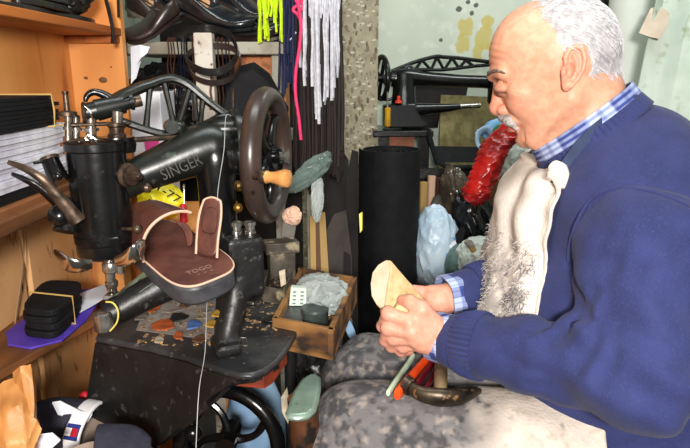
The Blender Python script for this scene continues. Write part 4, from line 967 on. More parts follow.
tag(obj('tin', G().lathe([(.023, 0), (.024, .002), (.024, .028), (.025, .030), (.024, .034), (.0, .0345)], V((o.x - .004, o.y, zi + .0005)), n=32), mat('dark_green_tin', C(70, 78, 76), C(48, 54, 52), 30, .35)), 'flat round dark tin in the front of the wooden tray', 'tin')
a = P(299, 305, .99)
bx = thing('small_pack', 'small white green pack with printed rows leaning at the tray corner', 'pack', tuple(PZ(299, 306, TZ + .001)))
q0, q1, q2, q3 = PZ(289, 306, TZ + .001), PZ(306, 306, TZ + .001), P(307, 291, 1.05), P(291, 288, 1.05)
n_ = (q1 - q0).cross(q3 - q0).normalized() * -.010
obj('pack_body', G().prism([q0, q1, q1 + V((.001, .008, .030)), q0 + V((.003, .008, .032))], V((0, .014, .0))), mat('pale_green_card', C(206, 218, 206), C(180, 196, 182), 20, .6), bx, bevel=.001)
g = G()
for r_ in range(4):
    for c_ in range(2):
        f = (.15 + .45 * c_, .15 + .21 * r_); p = lerp(lerp(q0, q1, f[0]), lerp(q0, q1, f[0]) + V((.002, .008, .031)), f[1]) + V((.004, -.0006, 0)); g.box(p, (.006, .001, .003), X=(q1 - q0))
obj('printing', g, mat('grey_print', C(120, 136, 124), None, rough=.6), bx)
# pieces behind the base
tx, _c = open_tray('tin_box', 'dirty tin box of nails behind the machine base', 'box', [PZ(262, 286, TZ + .03), PZ(284, 290, TZ + .03), PZ(294, 268, TZ + .03), PZ(270, 262, TZ + .03)], TZ + .001, TZ + .03, .003, M_tin)
g = G()
for i in range(120):
    rr = random.Random(i); p = V((_c.x + rr.uniform(-.014, .014), _c.y + rr.uniform(-.016, .016), TZ + .006 + rr.random() * .016)); d = V((rr.uniform(-1, 1), rr.uniform(-1, 1), rr.uniform(-.3, .3))).normalized() * .008
    g.box(p, (.014, .0016, .0016), X=d, Y=d.orthogonal(), Z=d.cross(d.orthogonal()))
tag(obj('nails', g, M_nail, smooth=0), 'heap of short nails filling the dirty tin box', 'nails', kind='stuff')
tag(obj('wood_block', G().box(P(281, 246, 1.16), (.065, .04, .022), X=(.95, .3, 0), Y=(-.3, .95, 0)).box(P(281, 246, 1.16) + V((0, .0, -.075)), (.05, .03, .128), X=(.95, .3, 0), Y=(-.3, .95, 0)), M_tin, bevel=.002), 'dirty wooden block behind the machine base', 'block')
tag(obj('leather_scrap', G().prism([P(u, v, 1.06) for u, v in ((279, 272), (285, 270), (286, 284), (281, 287))], (0, .003, .001)), MS['cream']), 'small cream leather tab on the dirty tin box', 'scrap')
tag(obj('metal_plate', G().prism([P(u, v, 1.135) for u, v in ((283, 220), (297, 222), (294, 240), (281, 236))], (0, .006, .002)), M_tin, bevel=.001), 'small dirty metal plate below the cream paper ball', 'plate')
# slats leaning
M_slat = mat('raw_wood', C(190, 158, 98), C(150, 116, 66), 10, .7, bump=.2, stretch=(1, 1, .1))
M_slatdk = mat('brown_wood', C(112, 78, 50), C(80, 52, 34), 10, .7, stretch=(1, 1, .1))
for i, (u0, v0, u1, v1, w_, k, m_, lb) in enumerate([(312, 300, 311, 222, .014, 1.34, M_slat, 'pale wooden slat leftmost of those leaning behind the tray'), (322, 300, 315, 226, .014, 1.36, M_slatdk, 'brown wooden slat second of those leaning behind the tray'), (334, 300, 320, 218, .02, 1.38, M_slat, 'wide pale wooden slat leaning rightmost behind the tray'), (310, 290, 307, 180, .012, 1.42, M_greywood, 'tall grey slat standing behind the pale slats')]):
    a = P(u0, v0, k); b = P(u1, v1, k + .04); a2 = V((a.x + (a.x - b.x) * .3, a.y + .05, .005)); b = b + V((0, .06, 0))
    d = (b - a2); tag(obj('wood_strip', G().box((a2 + b) / 2, (w_, .008, d.length), X=(1, .2, 0), Y=(-.2, 1, 0), Z=d), m_, bevel=.001), lb, 'slat', 'slats leaning behind the tray')
# dark leather hides leaning
M_hide = mat('dark_hide', C(40, 36, 36), C(28, 25, 25), 12, .7, bump=.2, bscale=80, spec=.2)
M_hide2 = mat('grey_brown_hide', C(78, 72, 68), C(58, 53, 50), 14, .7, bump=.2, bscale=80, spec=.2)
for i, (px, k, m_, lb) in enumerate([([(322, 300), (318, 250), (316, 190), (322, 150), (336, 140), (348, 160), (350, 240), (346, 300)], 1.62, M_hide, 'large dark leather sheet leaning farthest back beside the roll'), ([(326, 300), (322, 240), (334, 214), (346, 210), (352, 258), (354, 300)], 1.54, M_hide2, 'grey brown leather sheet with pointed top leaning before the large one'), ([(348, 310), (346, 180), (352, 150), (358, 152), (359, 310)], 1.58, M_hide, 'narrow dark leather sheet standing right beside the black roll'), ([(338, 310), (344, 252), (350, 256), (352, 310)], 1.50, M_hide, 'small dark leather offcut leaning lowest before the sheets')]):
    pts = [P(u, v, k + (300 - v) * .0002) for u, v in px]
    zmin = [p for p in pts if p.z < P(330, 292, k).z]
    for p in pts:
        if p in zmin: p.z = 0.01
    tag(obj('leather_sheet', G().prism(pts, (.001, .006, 0)), m_), lb, 'leather', 'leather sheets beside the roll')
tag(obj('plastic_wrapper', G().prism([P(u, v, 1.56) for u, v in ((359, 214), (362, 212), (362, 230), (360, 233))], (.002, .004, 0)), M_yel), 'bit of yellow wrapper between the dark sheets and the roll', 'wrapper')
# the black roll
rc = P(391, 230, 1.62); rtop = P(391, 146, 1.66).z; RR = .077
rl = thing('rubber_roll', 'tall black rubber roll standing upright in the middle of the shop', 'roll', (rc.x, rc.y + .03, 0))
obj('roll_body', G().lathe([(RR, 0), (RR, rtop), (RR - .004, rtop), (RR - .004, rtop - .05)], (rc.x, rc.y + .03, 0), n=56), mat('matt_black_rubber', C(15, 15, 17), C(22, 22, 24), 30, .75, bump=.15, bscale=160, spec=.25), rl)
sp = []
for i in range(90):
    a = i * .22; r_ = RR - .006 - i * .00055; sp.append((rc.x + r_ * math.cos(a), rc.y + .03 + r_ * math.sin(a)))
rows = [[V((x, y, z_)) for x, y in sp] for z_ in (rtop - .05, rtop - .006)]
obj('inner_wrap', G().sheet(rows, .0025), M_rubber, rl)
obj('loose_flap', G().sheet([[V((rc.x - RR * math.cos(a) * q, rc.y + .03 - RR * math.sin(a) * q, z_)) for a, q in ((.9, 1.0), (.55, 1.03), (.2, 1.07), (-.15, 1.12))] for z_ in (0, .45, rtop)], .004), M_rubber, rl)
# bits on the ground right of the tray
g = G().crumple(P(318, 372, 1.10), (.045, .05, .05), 41, .3, 1.8, 5)
cl = P(316, 366, 1.12)
tag(obj('carton', G().aabox((cl.x - .03, cl.y - .03, 0), (cl.x + .03, cl.y + .03, cl.z - .05)), M_blackworn), 'dark carton under the tray heaped with black cloth', 'carton')
tag(obj('cloth', G().crumple(V((cl.x + .0, cl.y + .0, cl.z - .012)), (.045, .04, .046), 41, .3, 1.8, 5, flatbot=-.85), M_blkleather), 'heap of black cloth under the wooden tray beside the knee', 'cloth')
M_ltblue = mat('light_blue_plastic', C(150, 180, 206), C(120, 152, 186), 12, .35, bump=.5, bscale=30)
leaf([[(300, 332, 1.14), (312, 338, 1.13)], [(306, 342, 1.13), (318, 350, 1.12)]], .002, M_clear, 'plastic_scrap', 'clear plastic scrap below the tray front', 'plastic')
leaf([[(340, 318, 1.25), (344, 312, 1.25)], [(345, 330, 1.25), (352, 322, 1.25)], [(352, 346, 1.26), (358, 336, 1.26)]], .003, M_ltblue, 'plastic_scrap', 'light blue plastic strip right of the wooden tray', 'plastic')
leaf([[(342, 300, 1.3), (350, 298, 1.3)], [(344, 318, 1.3), (352, 316, 1.3)], [(350, 336, 1.3), (356, 330, 1.3)]], .002, M_bag, 'plastic_scrap', 'shiny black plastic beside the tray and the roll', 'plastic')
# light blue sack behind the treadle wheel
g = G().crumple(P(240, 440, 1.16), (.12, .05, .16), 61, .1, 1.2, 5)
sk = P(240, 440, 1.18)
tag(obj('sack', G().crumple(V((sk.x, sk.y + .03, .17 + .0)), (.14, .05, .19), 61, .08, 1.2, 5, flatbot=-.88), M_ltblue) if False else obj('sack', G().crumple(V((P(252, 440, 1.18).x, sk.y + .05, .26)), (.075, .05, .30), 61, .08, 1.2, 5, flatbot=-.86), M_ltblue), 'big light blue plastic sack standing behind the treadle wheel', 'sack')
# ================================================================ second sewing machine against the wall
K2 = 2.3
def Q(u, v, dk=0.): return P(u, v, K2 + dk)
ZT2 = P(400, 128, K2).z
s2 = thing('sewing_machine', 'black long arm sewing machine with lattice beam standing by the far wall', 'sewing machine', tuple(Q(402, 128)))
obj('arm', G().tube([Q(392, 80), Q(404, 77), Q(430, 79), Q(460, 81), Q(486, 82), Q(500, 84)], [.03, .034, .026, .024, .024, .024], 18, smooth=4), M_green if False else M_black, s2)
obj('head', G().lathe([(.03, 0), (.034, .01), (.034, .12), (.028, .13)], Q(496, 104), n=24), M_black, s2)
obj('column', G().tube([Q(404, 76), Q(404, 92), Q(404, 108)], [.044, .044, .052], 18, smooth=3), M_black, s2)
obj('base_casting', G().prism([Q(392, 104, -.05), Q(416, 103, -.05), Q(418, 112, -.05), Q(428, 124, -.05), Q(424, 128, -.05), Q(384, 128, -.05), Q(384, 106, -.05)], (0, .11, 0)), M_black, s2, bevel=.006)
obj('lower_arm', G().tube([Q(410, 110), Q(425, 109), Q(445, 108), Q(460, 106.5)], [.028, .022, .017, .011], 14, smooth=4), M_black, s2)
obj('lower_arm_tip', G().cyl(Q(459, 106.5), Q(480, 105.5), .010), M_steel, s2, label='steel tip of the lower arm')
g = G(); top_ = [(392, 71), (402, 67), (418, 61), (436, 56.5), (443, 57), (458, 58), (474, 60), (490, 62)]; bot_ = [(400, 72), (418, 69.5), (440, 70), (460, 68), (476, 66), (490, 65)]
bm2 = obj('lattice_beam', G().tube([Q(u, v) for u, v in top_], .0075, 8, smooth=3).tube([Q(u, v) for u, v in bot_], .0065, 8, smooth=3), M_black, s2)
zz = [(402, 71), (409, 65), (415, 70), (422, 60), (431, 70), (437, 57), (444, 70), (452, 58), (459, 68), (466, 60), (473, 66)]
for a, b in zip(zz[:-1], zz[1:]): obj('strut', G().cyl(Q(*a), Q(*b), .006, n=8), M_black, bm2)
w2 = Q(381.5, 78); ax2 = V((-.97, -.25, 0)); sd2 = V((-.25, .97, 0)) * -1
sd2 = V((.25, -.97, 0))
RW = .078
hw2 = obj('hand_wheel', G().tube([w2 + UP * RW * math.cos(a) + sd2 * RW * math.sin(a) for a in [i * 2 * PI / 36 for i in range(36)]], .0105, 10, closed=True), M_black, s2)
for q in range(4):
    a = .4 + q * PI / 2; d = UP * math.cos(a) + sd2 * math.sin(a); obj('spoke', G().cyl(w2, w2 + d * RW, .008, .006, n=8), M_black, hw2)
obj('wheel_shaft', G().cyl(w2 + ax2 * .02, Q(396, 78), .014).cyl(Q(391, 78), Q(395, 78), .034), M_black, hw2)
obj('red_cap', G().lathe([(.014, 0), (.012, .008), (.006, .012), (.007, .022), (.004, .026)], Q(398.5, 103, -.055), n=14), mat('red_plastic', C(214, 60, 30), None, rough=.4), s2, label='small red cap')
obj('bracket', G().tube([Q(380, 99), Q(388, 100), Q(396, 97)], .006, 8), M_black, s2)
t2_ = thing('machine_table', 'black metal stand with drip tray under the far sewing machine', 'table', (Q(410, 128).x, Q(410, 128).y, 0))
zt_ = ZT2 - .002
ta, tb_ = Q(372, 128), Q(430, 128)
obj('tabletop', G().aabox((ta.x, ta.y - .10, zt_ - .022), (tb_.x, ta.y + .16, zt_ - .0)), M_black, t2_, bevel=.003)
obj('drip_tray', G().tube([Q(428, 131, -.09), Q(432, 146, -.09), Q(437, 162, -.09), Q(450, 168, -.09), Q(488, 167, -.09)], .010, 8, smooth=0).prism([Q(432, 146, -.08), Q(437, 162, -.08), Q(489, 162, -.08), Q(489, 147, -.02)], (0, .02, -.004)), M_rubber, t2_)
for (u, dk) in ((384, -.02), (424, -.02)):
    a = Q(u, 131, dk); obj('leg', G().aabox((a.x - .02, a.y - .02, 0), (a.x + .02, a.y + .02, zt_ - .022)), M_black, t2_)
obj('cross_bar', G().aabox((Q(424, 170).x - .02, ta.y - .06, Q(424, 178).z), (Q(480, 170).x, ta.y - .03, Q(424, 168).z)), M_blackworn, t2_)
obj('drawer_front', G().aabox((Q(388, 140).x, ta.y - .085, Q(388, 146).z), (Q(412, 140).x, ta.y - .07, zt_ - .022)), mat('orange_brown_board', C(150, 84, 50), C(110, 60, 36), 20, .6), t2_, label='orange brown drawer front')
sc = thing('screwdriver', 'yellow handled screwdriver hanging left of the far sewing machine', 'screwdriver', tuple(Q(387, 124, -.08)))
obj('handle', G().lathe([(.008, 0), (.012, .004), (.011, .05), (.012, .066), (.006, .072)], Q(387.5, 127, -.08), n=10), mat('amber_plastic', C(206, 160, 30), C(170, 120, 20), 30, .25), sc, label='amber yellow handle')
obj('shaft', G().cyl(Q(387.5, 108, -.08), Q(387.5, 92, -.08), .0035), M_steel, sc)
kb = PY(420, 100, 2.66)
tag(obj('dark_panel', G().prism([P(u, v, 2.62) for u, v in ((402, 84), (468, 86), (466, 98), (442, 100), (438, 128), (402, 128))], (0, .012, 0)), M_hide), 'dark sheet pinned to the wall behind the far sewing machine', 'panel')
bq = [P(u, v, 2.52) for u, v in ((440, 168), (441, 95), (470, 96), (512, 98), (512, 168))]; bq[0].z = bq[-1].z = .003
tag(obj('burlap_board', G().prism(bq, (0, .02, 0)), mat('olive_burlap', C(158, 146, 100), C(118, 108, 72), 30, .9, bump=.4, bscale=120, c3=C(156, 144, 100), s3=18, lo3=.55, hi3=.75)), 'olive brown board leaning on the wall behind the far machine arm', 'board')
# ================================================================ clutter behind the man's hands
cr = P(440, 290, 1.72)
CZ = P(432, 290, 1.66).z
tag(obj('crate', G().aabox((P(422, 290, 1.62).x, 1.52, 0), (P(540, 290, 1.62).x, 2.05, CZ)), M_oldwood, bevel=.004), 'old wooden crate under the heap of plastic bags', 'crate')
def heap(u, v, k, ru, rv, rd, seed, m, nm, lb, cat, amp=.22, fr=1.7, lev=5, X=(1, 0, 0), Z=(0, 0, 1)):
    s_ = k / FPX
    X, Z = V(X), V(Z)
    return tag(obj(nm, G().crumple(P(u, v, k), (ru * s_, rd, rv * s_), seed, amp, fr, lev, X=X, Y=Z.cross(X), Z=Z), m), lb, cat)
M_bluewhite = mat('blue_white_plastic', C(186, 204, 216), C(160, 184, 204), 10, .35, bump=.6, bscale=30)
M_brownbag = mat('shiny_brown_plastic', C(88, 76, 62), C(48, 40, 34), 16, .18, bump=.5, bscale=36, spec=.8)
M_redbag = mat('red_plastic_film', C(204, 34, 30), C(160, 16, 18), 22, .25, bump=.7, bscale=40, spec=.7)
M_whitebag = mat('white_plastic_film', C(214, 222, 214), C(186, 200, 190), 14, .4, bump=.6, bscale=36)
heap(436, 252, 1.66, 24, 46, .07, 71, M_bluewhite, 'plastic_bag', 'pale blue white plastic bag right of the black roll', 'bag', .2, 1.5)
heap(462, 210, 1.86, 15, 44, .06, 73, M_brownbag, 'plastic_bag', 'shiny brown plastic bag hanging behind the red one', 'bag', .25, 1.8, X=(.95, 0, .3), Z=(-.3, 0, .95))
heap(478, 228, 1.72, 19, 44, .06, 75, M_bag, 'plastic_bag', 'glossy black plastic bag beside the white apron bib', 'bag', .28, 1.9, X=(.9, 0, .35), Z=(-.35, 0, .9))
heap(480, 258, 1.56, 24, 22, .05, 77, M_whitebag, 'plastic_bag', 'white plastic bag heaped just behind the far forearm', 'bag', .25, 1.8)
heap(458, 266, 1.60, 13, 22, .035, 79, mat('green_clear_plastic', C(110, 140, 134), C(80, 108, 104), 14, .15, bump=.5, bscale=30, trans=.3, ior=1.3), 'plastic_bottle', 'crushed greenish plastic bottle left of the white bag', 'bottle', .12, 1.5)
heap(519, 158, 1.90, 21, 22, .06, 81, M_whitebag, 'plastic_bag', 'white green plastic bag under the chin beside the red bag', 'bag', .25, 1.8)
leaf([[(437, 240, 1.78), (446, 244, 1.76)], [(452, 226, 1.76), (462, 232, 1.74)], [(466, 213, 1.76), (474, 222, 1.74)]], .004, M_brnleather, 'leather_scrap', 'dark brown leather strip leaning across the brown bag', 'scrap')
leaf([[(444, 250, 1.62), (452, 256, 1.60)], [(452, 240, 1.61), (460, 246, 1.59)], [(462, 222, 1.62), (468, 230, 1.60)]], .003, M_rubber, 'leather_scrap', 'black leather strip with pale end beside the glossy black bag', 'scrap')
leaf([[(428, 212, 2.0), (432, 194, 2.02), (442, 192, 2.02)], [(440, 214, 1.98), (448, 206, 2.0), (456, 208, 2.0)], [(454, 224, 1.97), (462, 222, 1.98), (464, 220, 1.98)], [(452, 262, 1.97), (458, 262, 1.98), (462, 262, 1.98)]], .006, M_hide2, 'felt_piece', 'grey folded felt piece right of the black roll top', 'felt', subd=1)
fr_ = [P(u, v, 1.60) for u, v in ((446, 238), (455, 238), (455, 262), (447, 264))]
tag(obj('plastic_holder', G().tube(fr_, .003, 6, closed=True), mat('blue_plastic', C(60, 130, 180), None, rough=.4)), 'small blue rimmed holder between the pale and the white bags', 'holder')
tag(obj('paper', G().prism([P(u, v, 1.595) for u, v in ((449, 246), (455, 240), (459, 249), (453, 252))], (0, .001, 0)), M_white), 'white paper corner in the small blue holder', 'paper')
dc = [P(486, 170, 1.82), P(536, 182, 1.82)]
tag(obj('carton', G().aabox((dc[0].x, 1.82, CZ + .001), (dc[1].x, 2.03, dc[1].z)), M_slatdk, bevel=.003), 'dark brown carton on the old crate behind the white apron', 'carton')
st_ = thing('brush', 'wooden handled brush tip poking up from the white bag', 'brush', tuple(P(476, 262, 1.525)))
obj('handle', G().tube([P(478, 268, 1.525), P(476, 256, 1.525), P(472, 247, 1.525)], [.007, .008, .009], 10, flat=.6), M_slat, st_)
obj('bristles', G().tube([P(472, 247, 1.525), P(469, 243, 1.525), P(465, 241, 1.525)], [.009, .010, .006], 10, flat=.6), mat('grey_bristle', C(150, 146, 134), C(110, 104, 96), 60, .8), st_)
tag(obj('wood_post', G().aabox((P(494, 165, 1.95).x, P(494, 165, 1.95).y, 0), (P(503, 165, 1.95).x, P(494, 165, 1.95).y + .03, P(500, 163, 1.95).z)), M_slatdk, bevel=.002), 'narrow dark brown wooden post right of the red bag', 'post')
tag(obj('metal_plate', G().box(P(505, 182, 1.93), (.016, .008, .05)), M_steel, bevel=.002), 'steel plate beside the dark brown wooden post', 'plate')
# red wrapped thing
px = [(474, 204, 7), (476, 196, 12), (481, 184, 12.5), (486, 170, 13), (490, 158, 13.5), (496, 148, 13), (503, 139, 12.5), (509, 130, 10.5), (514, 122, 6)]
KR = 1.60
g = G().tube([P(u, v, KR) for u, v, r in px], [r * KR / FPX for u, v, r in px], 40, smooth=10)
for p in g.v:
    q = p * 26; f_ = mnoise.voronoi(V((q.x * 1.2 + q.z * .8, q.y, q.z * 1.6)))[0]; d = mnoise.noise(q) * .012 + math.exp(-(f_[1] - f_[0]) * 5) * .012 - .005; p += V((d, -d * .8, d * .6))
tag(obj('plastic_bag', g, M_redbag, smooth=70), 'bright red plastic bag wrapped tight, rising behind the chin', 'bag')
# blue white strap thing
M_sky = mat('sky_blue_plastic', C(120, 186, 236), C(170, 212, 240), 16, .35, bump=.3)
bp = thing('plastic_packet', 'sky blue plastic packet with a green end behind the moustache', 'packet', tuple(P(486, 150, 1.86)))
obj('ring', G().tube([P(u, v, 1.86) for u, v in ((478, 134), (486, 129), (492, 134), (494, 143), (486, 148), (478, 145))], .0115, 10, closed=True, smooth=4, flat=.5), mat('pale_blue_plastic', C(176, 206, 234), None, rough=.3), bp, label='pale ring')
obj('packet_body', G().tube([P(u, v, 1.88) for u, v in ((482, 136), (492, 130), (500, 126), (508, 124))], [.018, .03, .026, .02], 12, smooth=4, flat=.5), M_sky, bp)
obj('green_end', G().tube([P(u, v, 1.84) for u, v in ((494, 132), (499, 129), (503, 127))], [.008, .014, .010], 10, smooth=3), mat('green_plastic', C(40, 120, 70), None, rough=.4), bp, label='green end')
# boxes & handles on the crossbar right of the roll
for i, (u, v0, v1, m_, lb) in enumerate([(424, 182, 208, M_slat, 'pale wooden stick standing right of the roll'), (432, 176, 206, M_cream, 'cream stick second right of the roll'), (440, 178, 204, M_brnleather, 'brown stick third right of the roll')]):
    tag(obj('wooden_stick', G().tube([V((P(u, v0, 2.08).x, P(u, v0, 2.08).y, .55)), P(u, v0, 2.08)], [.012, .014], 8), m_), lb, 'stick', 'sticks right of the roll')
cb = P(432, 206, 2.1)
tag(obj('carton', G().aabox((cb.x - .06, 2.06, 0), (cb.x + .12, 2.14, .55)), M_tanbox), 'brown carton on the floor carrying the sticks', 'carton')
# ================================================================ right of the man
M_foam = mat('white_foam', C(214, 220, 212), C(196, 204, 196), 5, .7, bump=.1)
M_marble = mat('blotchy_plastic_sheet', C(206, 218, 208), C(176, 194, 180), 9, .5, bump=.4, bscale=16, c3=C(146, 160, 130), s3=34, lo3=.55, hi3=.72)
a = P(634, 60, 1.55)
tag(obj('foam_roll', G().lathe([(.055, 0), (.055, 1.42), (.02, 1.425)], (a.x + .005, a.y + .06, 0), n=36), M_foam), 'tall white foam roll standing behind the man', 'roll')
rows = []
for i in range(14):
    f = i / 13; z_ = lerp(1.5, .004, f); row = []
    for j in range(16):
        g_ = j / 15
        l_ = PY(lerp(668, 646, min(1, f * 2.6)), 0, 1.42).x; row.append(V((lerp(l_, l_ + .30, g_), 1.42 + .022 * math.sin(g_ * 9 + f * 2) + .01 * math.sin(g_ * 23 + f * 5), z_)))
    rows.append(row)
tag(obj('plastic_sheet', G().sheet(rows, .003), M_marble), 'blotchy greenish white plastic sheet hanging at the right edge behind the man', 'sheet')
tag(obj('leather_scrap', G().prism([P(639, 33, 1.37), P(645, 20, 1.375), P(651, 8, 1.38), P(661, 7, 1.36), P(670, 13, 1.345), P(667, 27, 1.34), P(660, 39, 1.34), P(650, 37, 1.35)], (.001, .004, 0)), mat('beige_leather', C(206, 194, 176), C(186, 172, 152), 20, .7)), 'beige leather scrap sticking out between the foam roll and the plastic sheet', 'scrap')
tag(obj('hook', G().tube([PY(602, -12, 2.702), PY(603, -8, 2.66), PY(605, 0, 2.64), PY(606, 8, 2.65), PY(603, 12, 2.66)], .016, 8, smooth=3), M_black), 'black hook hanging above the back of the head', 'hook')
# ================================================================ the man
HC = P(556, 75, .90); hr = (HC - V((0, 0, CAMZ))).normalized()
ha = V((1, 0, 0)); ha = (ha - hr * ha.dot(hr)).normalized(); hb = ha.cross(hr); hb = hb if hb.z > 0 else -hb
SC = .0015; AJ = .94
def hw(u, v, c=0): return HC + ha * ((u - 556) * SC * AJ) + hb * ((75 - v) * SC * .97) - hr * (c * SC)
HM = np.array([list(ha), list(hb), list(-hr)])
def e3(u, v, c=0): return (u, -v, c)
rot2 = lambda d: np.array([[math.cos(math.radians(d)), math.sin(math.radians(d)), 0], [-math.sin(math.radians(d)), math.cos(math.radians(d)), 0], [0, 0, 1]])
def head_fn(p):
    q = p.copy(); pc = p.copy(); pc[:, 2] = np.abs(pc[:, 2])      # mirrored halves
    d = d_ell(p, e3(558, 53), (59, 57, 50), rot2(-14))
    d = smin(d, d_ell(p, e3(518, 48), (32, 40, 40), rot2(-18)), 14)
    d = smin(d, d_ell(p, e3(536, 88), (36, 54, 39), rot2(24)), 12)           # face mass
    d = smin(d, d_cap(pc, e3(572, 96, 30), e3(540, 138, 16), 17, 12), 12)     # jaw
    d = smin(d, d_ell(p, e3(530, 138), (12.5, 13.5, 16)), 7)                      # chin
    d = smin(d, d_ell(pc, e3(525, 101, 22), (15, 14, 13)), 9)                # cheek
    d = smin(d, d_cap(pc, e3(491, 76, 8), e3(503, 73, 30), 6, 6.5), 7)        # brow ridge
    d = smax(d, -d_ell(pc, e3(497, 88, 19), (9, 7.5, 12)), 7)                 # sockets
    d = smin(d, d_ell(pc, e3(504, 88, 20), (9.5, 8.5, 10)), 3)                # lids over the eye
    d = smax(d, -d_cap(pc, e3(494.5, 92.5, 13), e3(507, 92, 27), 1.0, .7), 1.5)  # lash line
    d = smax(d, -d_cap(pc, e3(495, 83, 12), e3(507, 82.5, 29), 1.0, .8), 2)
    d = smin(d, d_cap(p, e3(496.5, 86), e3(497, 108), 5.0, 7.6), 4)               # nose
    d = smin(d, d_ell(p, e3(496.5, 110), (8.2, 7.4, 8.6), rot2(-30)), 3)
    d = smin(d, d_ell(pc, e3(504, 111, 8.5), (6.5, 5.4, 5)), 2.5)
    d = smax(d, -d_ell(pc, e3(502, 117, 5), (3, 2, 2.2)), 1.5)
    d = smax(d, -d_cap(pc, e3(508, 108, 15), e3(519, 122, 22), 1.0, .8), 5)   # nasolabial fold
    d = smin(d, d_ell(p, e3(518, 120), (12, 9, 20), rot2(25)), 5)             # upper lip mass
    d = smin(d, d_ell(p, e3(517, 131), (9, 5.5, 15), rot2(25)), 3.5)          # lower lip
    d = smax(d, -d_cap(pc, e3(510, 127.5, 0), e3(524, 128, 19), 1.2, .9), 2)
    d = smax(d, -d_ell(p, e3(514, 138), (6, 3.5, 14), rot2(25)), 6)
    d = smin(d, d_cap(p, e3(590, 92), e3(606, 168), 35, 42), 10)              # neck
    d = smin(d, d_cap(p, e3(556, 122), e3(572, 165), 22, 27), 12)             # throat
    d = smin(d, d_ell(pc, e3(524, 92, 31), (13, 7, 7), rot2(-12)), 8)         # cheek bone
    d = smax(d, -d_cap(pc, e3(576, 112, 47), e3(545, 152, 30), 3.5, 3.0), 9)  # under the jaw
    d = smax(d, -d_cap(pc, e3(537, 98, 43), e3(543, 122, 41), 2.0, 1.6), 7)   # hollow of the cheek
    d = smax(d, -d_cap(pc, e3(524, 128, 24), e3(529, 140, 21), 1.0, .8), 4)   # beside the mouth
    # ear on each side
    R = rot2(-14)
    p_c = pc; pc = pc.copy(); pc[:, 0] = (pc[:, 0] - 571.5) / .87 + 574; pc[:, 1] = (pc[:, 1] + 68) / .87 - 68
    ear = d_ell(pc, e3(574, 68, 50), (12, 22.5, 4.2), R)
    hx_ = [(566, 66), (564.5, 58), (568, 49.5), (575, 46), (582, 50), (585, 60), (584, 71), (579, 81), (573, 88)]
    for a, b in zip(hx_[:-1], hx_[1:]): ear = smin(ear, d_cap(pc, e3(*a, 53.5), e3(*b, 53.5), 2.5, 2.5), 1.2)
    ah = [(573, 55), (577, 62), (578, 71), (574, 80), (568, 82)]
    ear = smax(ear, -d_ell(pc, e3(570, 72, 56), (6, 9.5, 6)), 2)
    for a, b in zip(ah[:-1], ah[1:]): ear = smin(ear, d_cap(pc, e3(*a, 53), e3(*b, 53), 1.9, 1.9), 1.2)
    ear = smin(ear, d_ell(pc, e3(564, 73, 51.5), (3.2, 5, 3.4)), 2)
    ear = smin(ear, d_ell(pc, e3(569, 87.5, 51), (5.8, 6.5, 3.4)), 2.5)
    pc = p_c; d = smin(d, ear * .87, 3)
    # wrinkles
    fr = np.sin((-p[:, 1] - p[:, 0] * .25) * .95) * np.exp(-((p[:, 0] - 494) / 13) ** 2 - ((p[:, 1] + 56) / 13) ** 2)
    d = d + .3 * fr
    cf = np.sin(np.arctan2(p[:, 1] + 90, p[:, 0] - 508) * 16) * np.exp(-((p[:, 0] - 517) / 6) ** 2 - ((p[:, 1] + 89) / 8) ** 2)
    nk = np.sin((p[:, 0] * .7 - p[:, 1] * .5) * .5) * np.exp(-((p[:, 0] - 556) / 20) ** 2 - ((p[:, 1] + 128) / 16) ** 2)
    return d + .3 * cf + .6 * nk + .18 * fbm(p * .06, 2)
def to_w(vs): return [hw(x, -y, z) for x, y, z in vs]
hv, hf = sdf_mesh(head_fn, (482, -185, -66), (656, 12, 66), 1.15)
# skin colour of the head
def gs(v, u0, v0, r): return np.exp(-(((v[:, 0] - u0) / r) ** 2 + ((v[:, 1] + v0) / r) ** 2))
base = np.array(C(216, 161, 133)); colh = np.tile(base, (len(hv), 1))
def tint(w_, c): 
    global colh
    w_ = np.clip(w_, 0, 1)[:, None]; colh = colh * (1 - w_) + np.array(C(*c)) * w_
tint(.4 * gs(hv, 497, 108, 12), (214, 120, 104)); tint(.22 * gs(hv, 522, 104, 16), (224, 140, 118)); tint(.4 * gs(hv, 574, 68, 18) * (np.abs(hv[:, 2]) > 46), (222, 124, 112))
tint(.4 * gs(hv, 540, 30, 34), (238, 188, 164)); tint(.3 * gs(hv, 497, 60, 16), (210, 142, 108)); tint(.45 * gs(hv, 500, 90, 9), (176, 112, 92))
tint(.85 * np.exp(-((hv[:, 0] - 514) / 7) ** 2 - ((hv[:, 1] + 131) / 3.4) ** 2), (176, 84, 78)); tint(.35 * gs(hv, 535, 138, 14), (206, 150, 128))
tint(.8 * np.exp(-((hv[:, 1] + 92.3) / 1.6) ** 2) * (hv[:, 0] < 509) * (hv[:, 0] > 492) * (np.abs(hv[:, 2]) > 10) * (np.abs(hv[:, 2]) < 31), (70, 46, 40))
spots = fbm(hv.astype(np.float32) * .11 + 9, 2); tint(.18 * np.clip((spots - .34) * 5, 0, 1), (200, 138, 112))
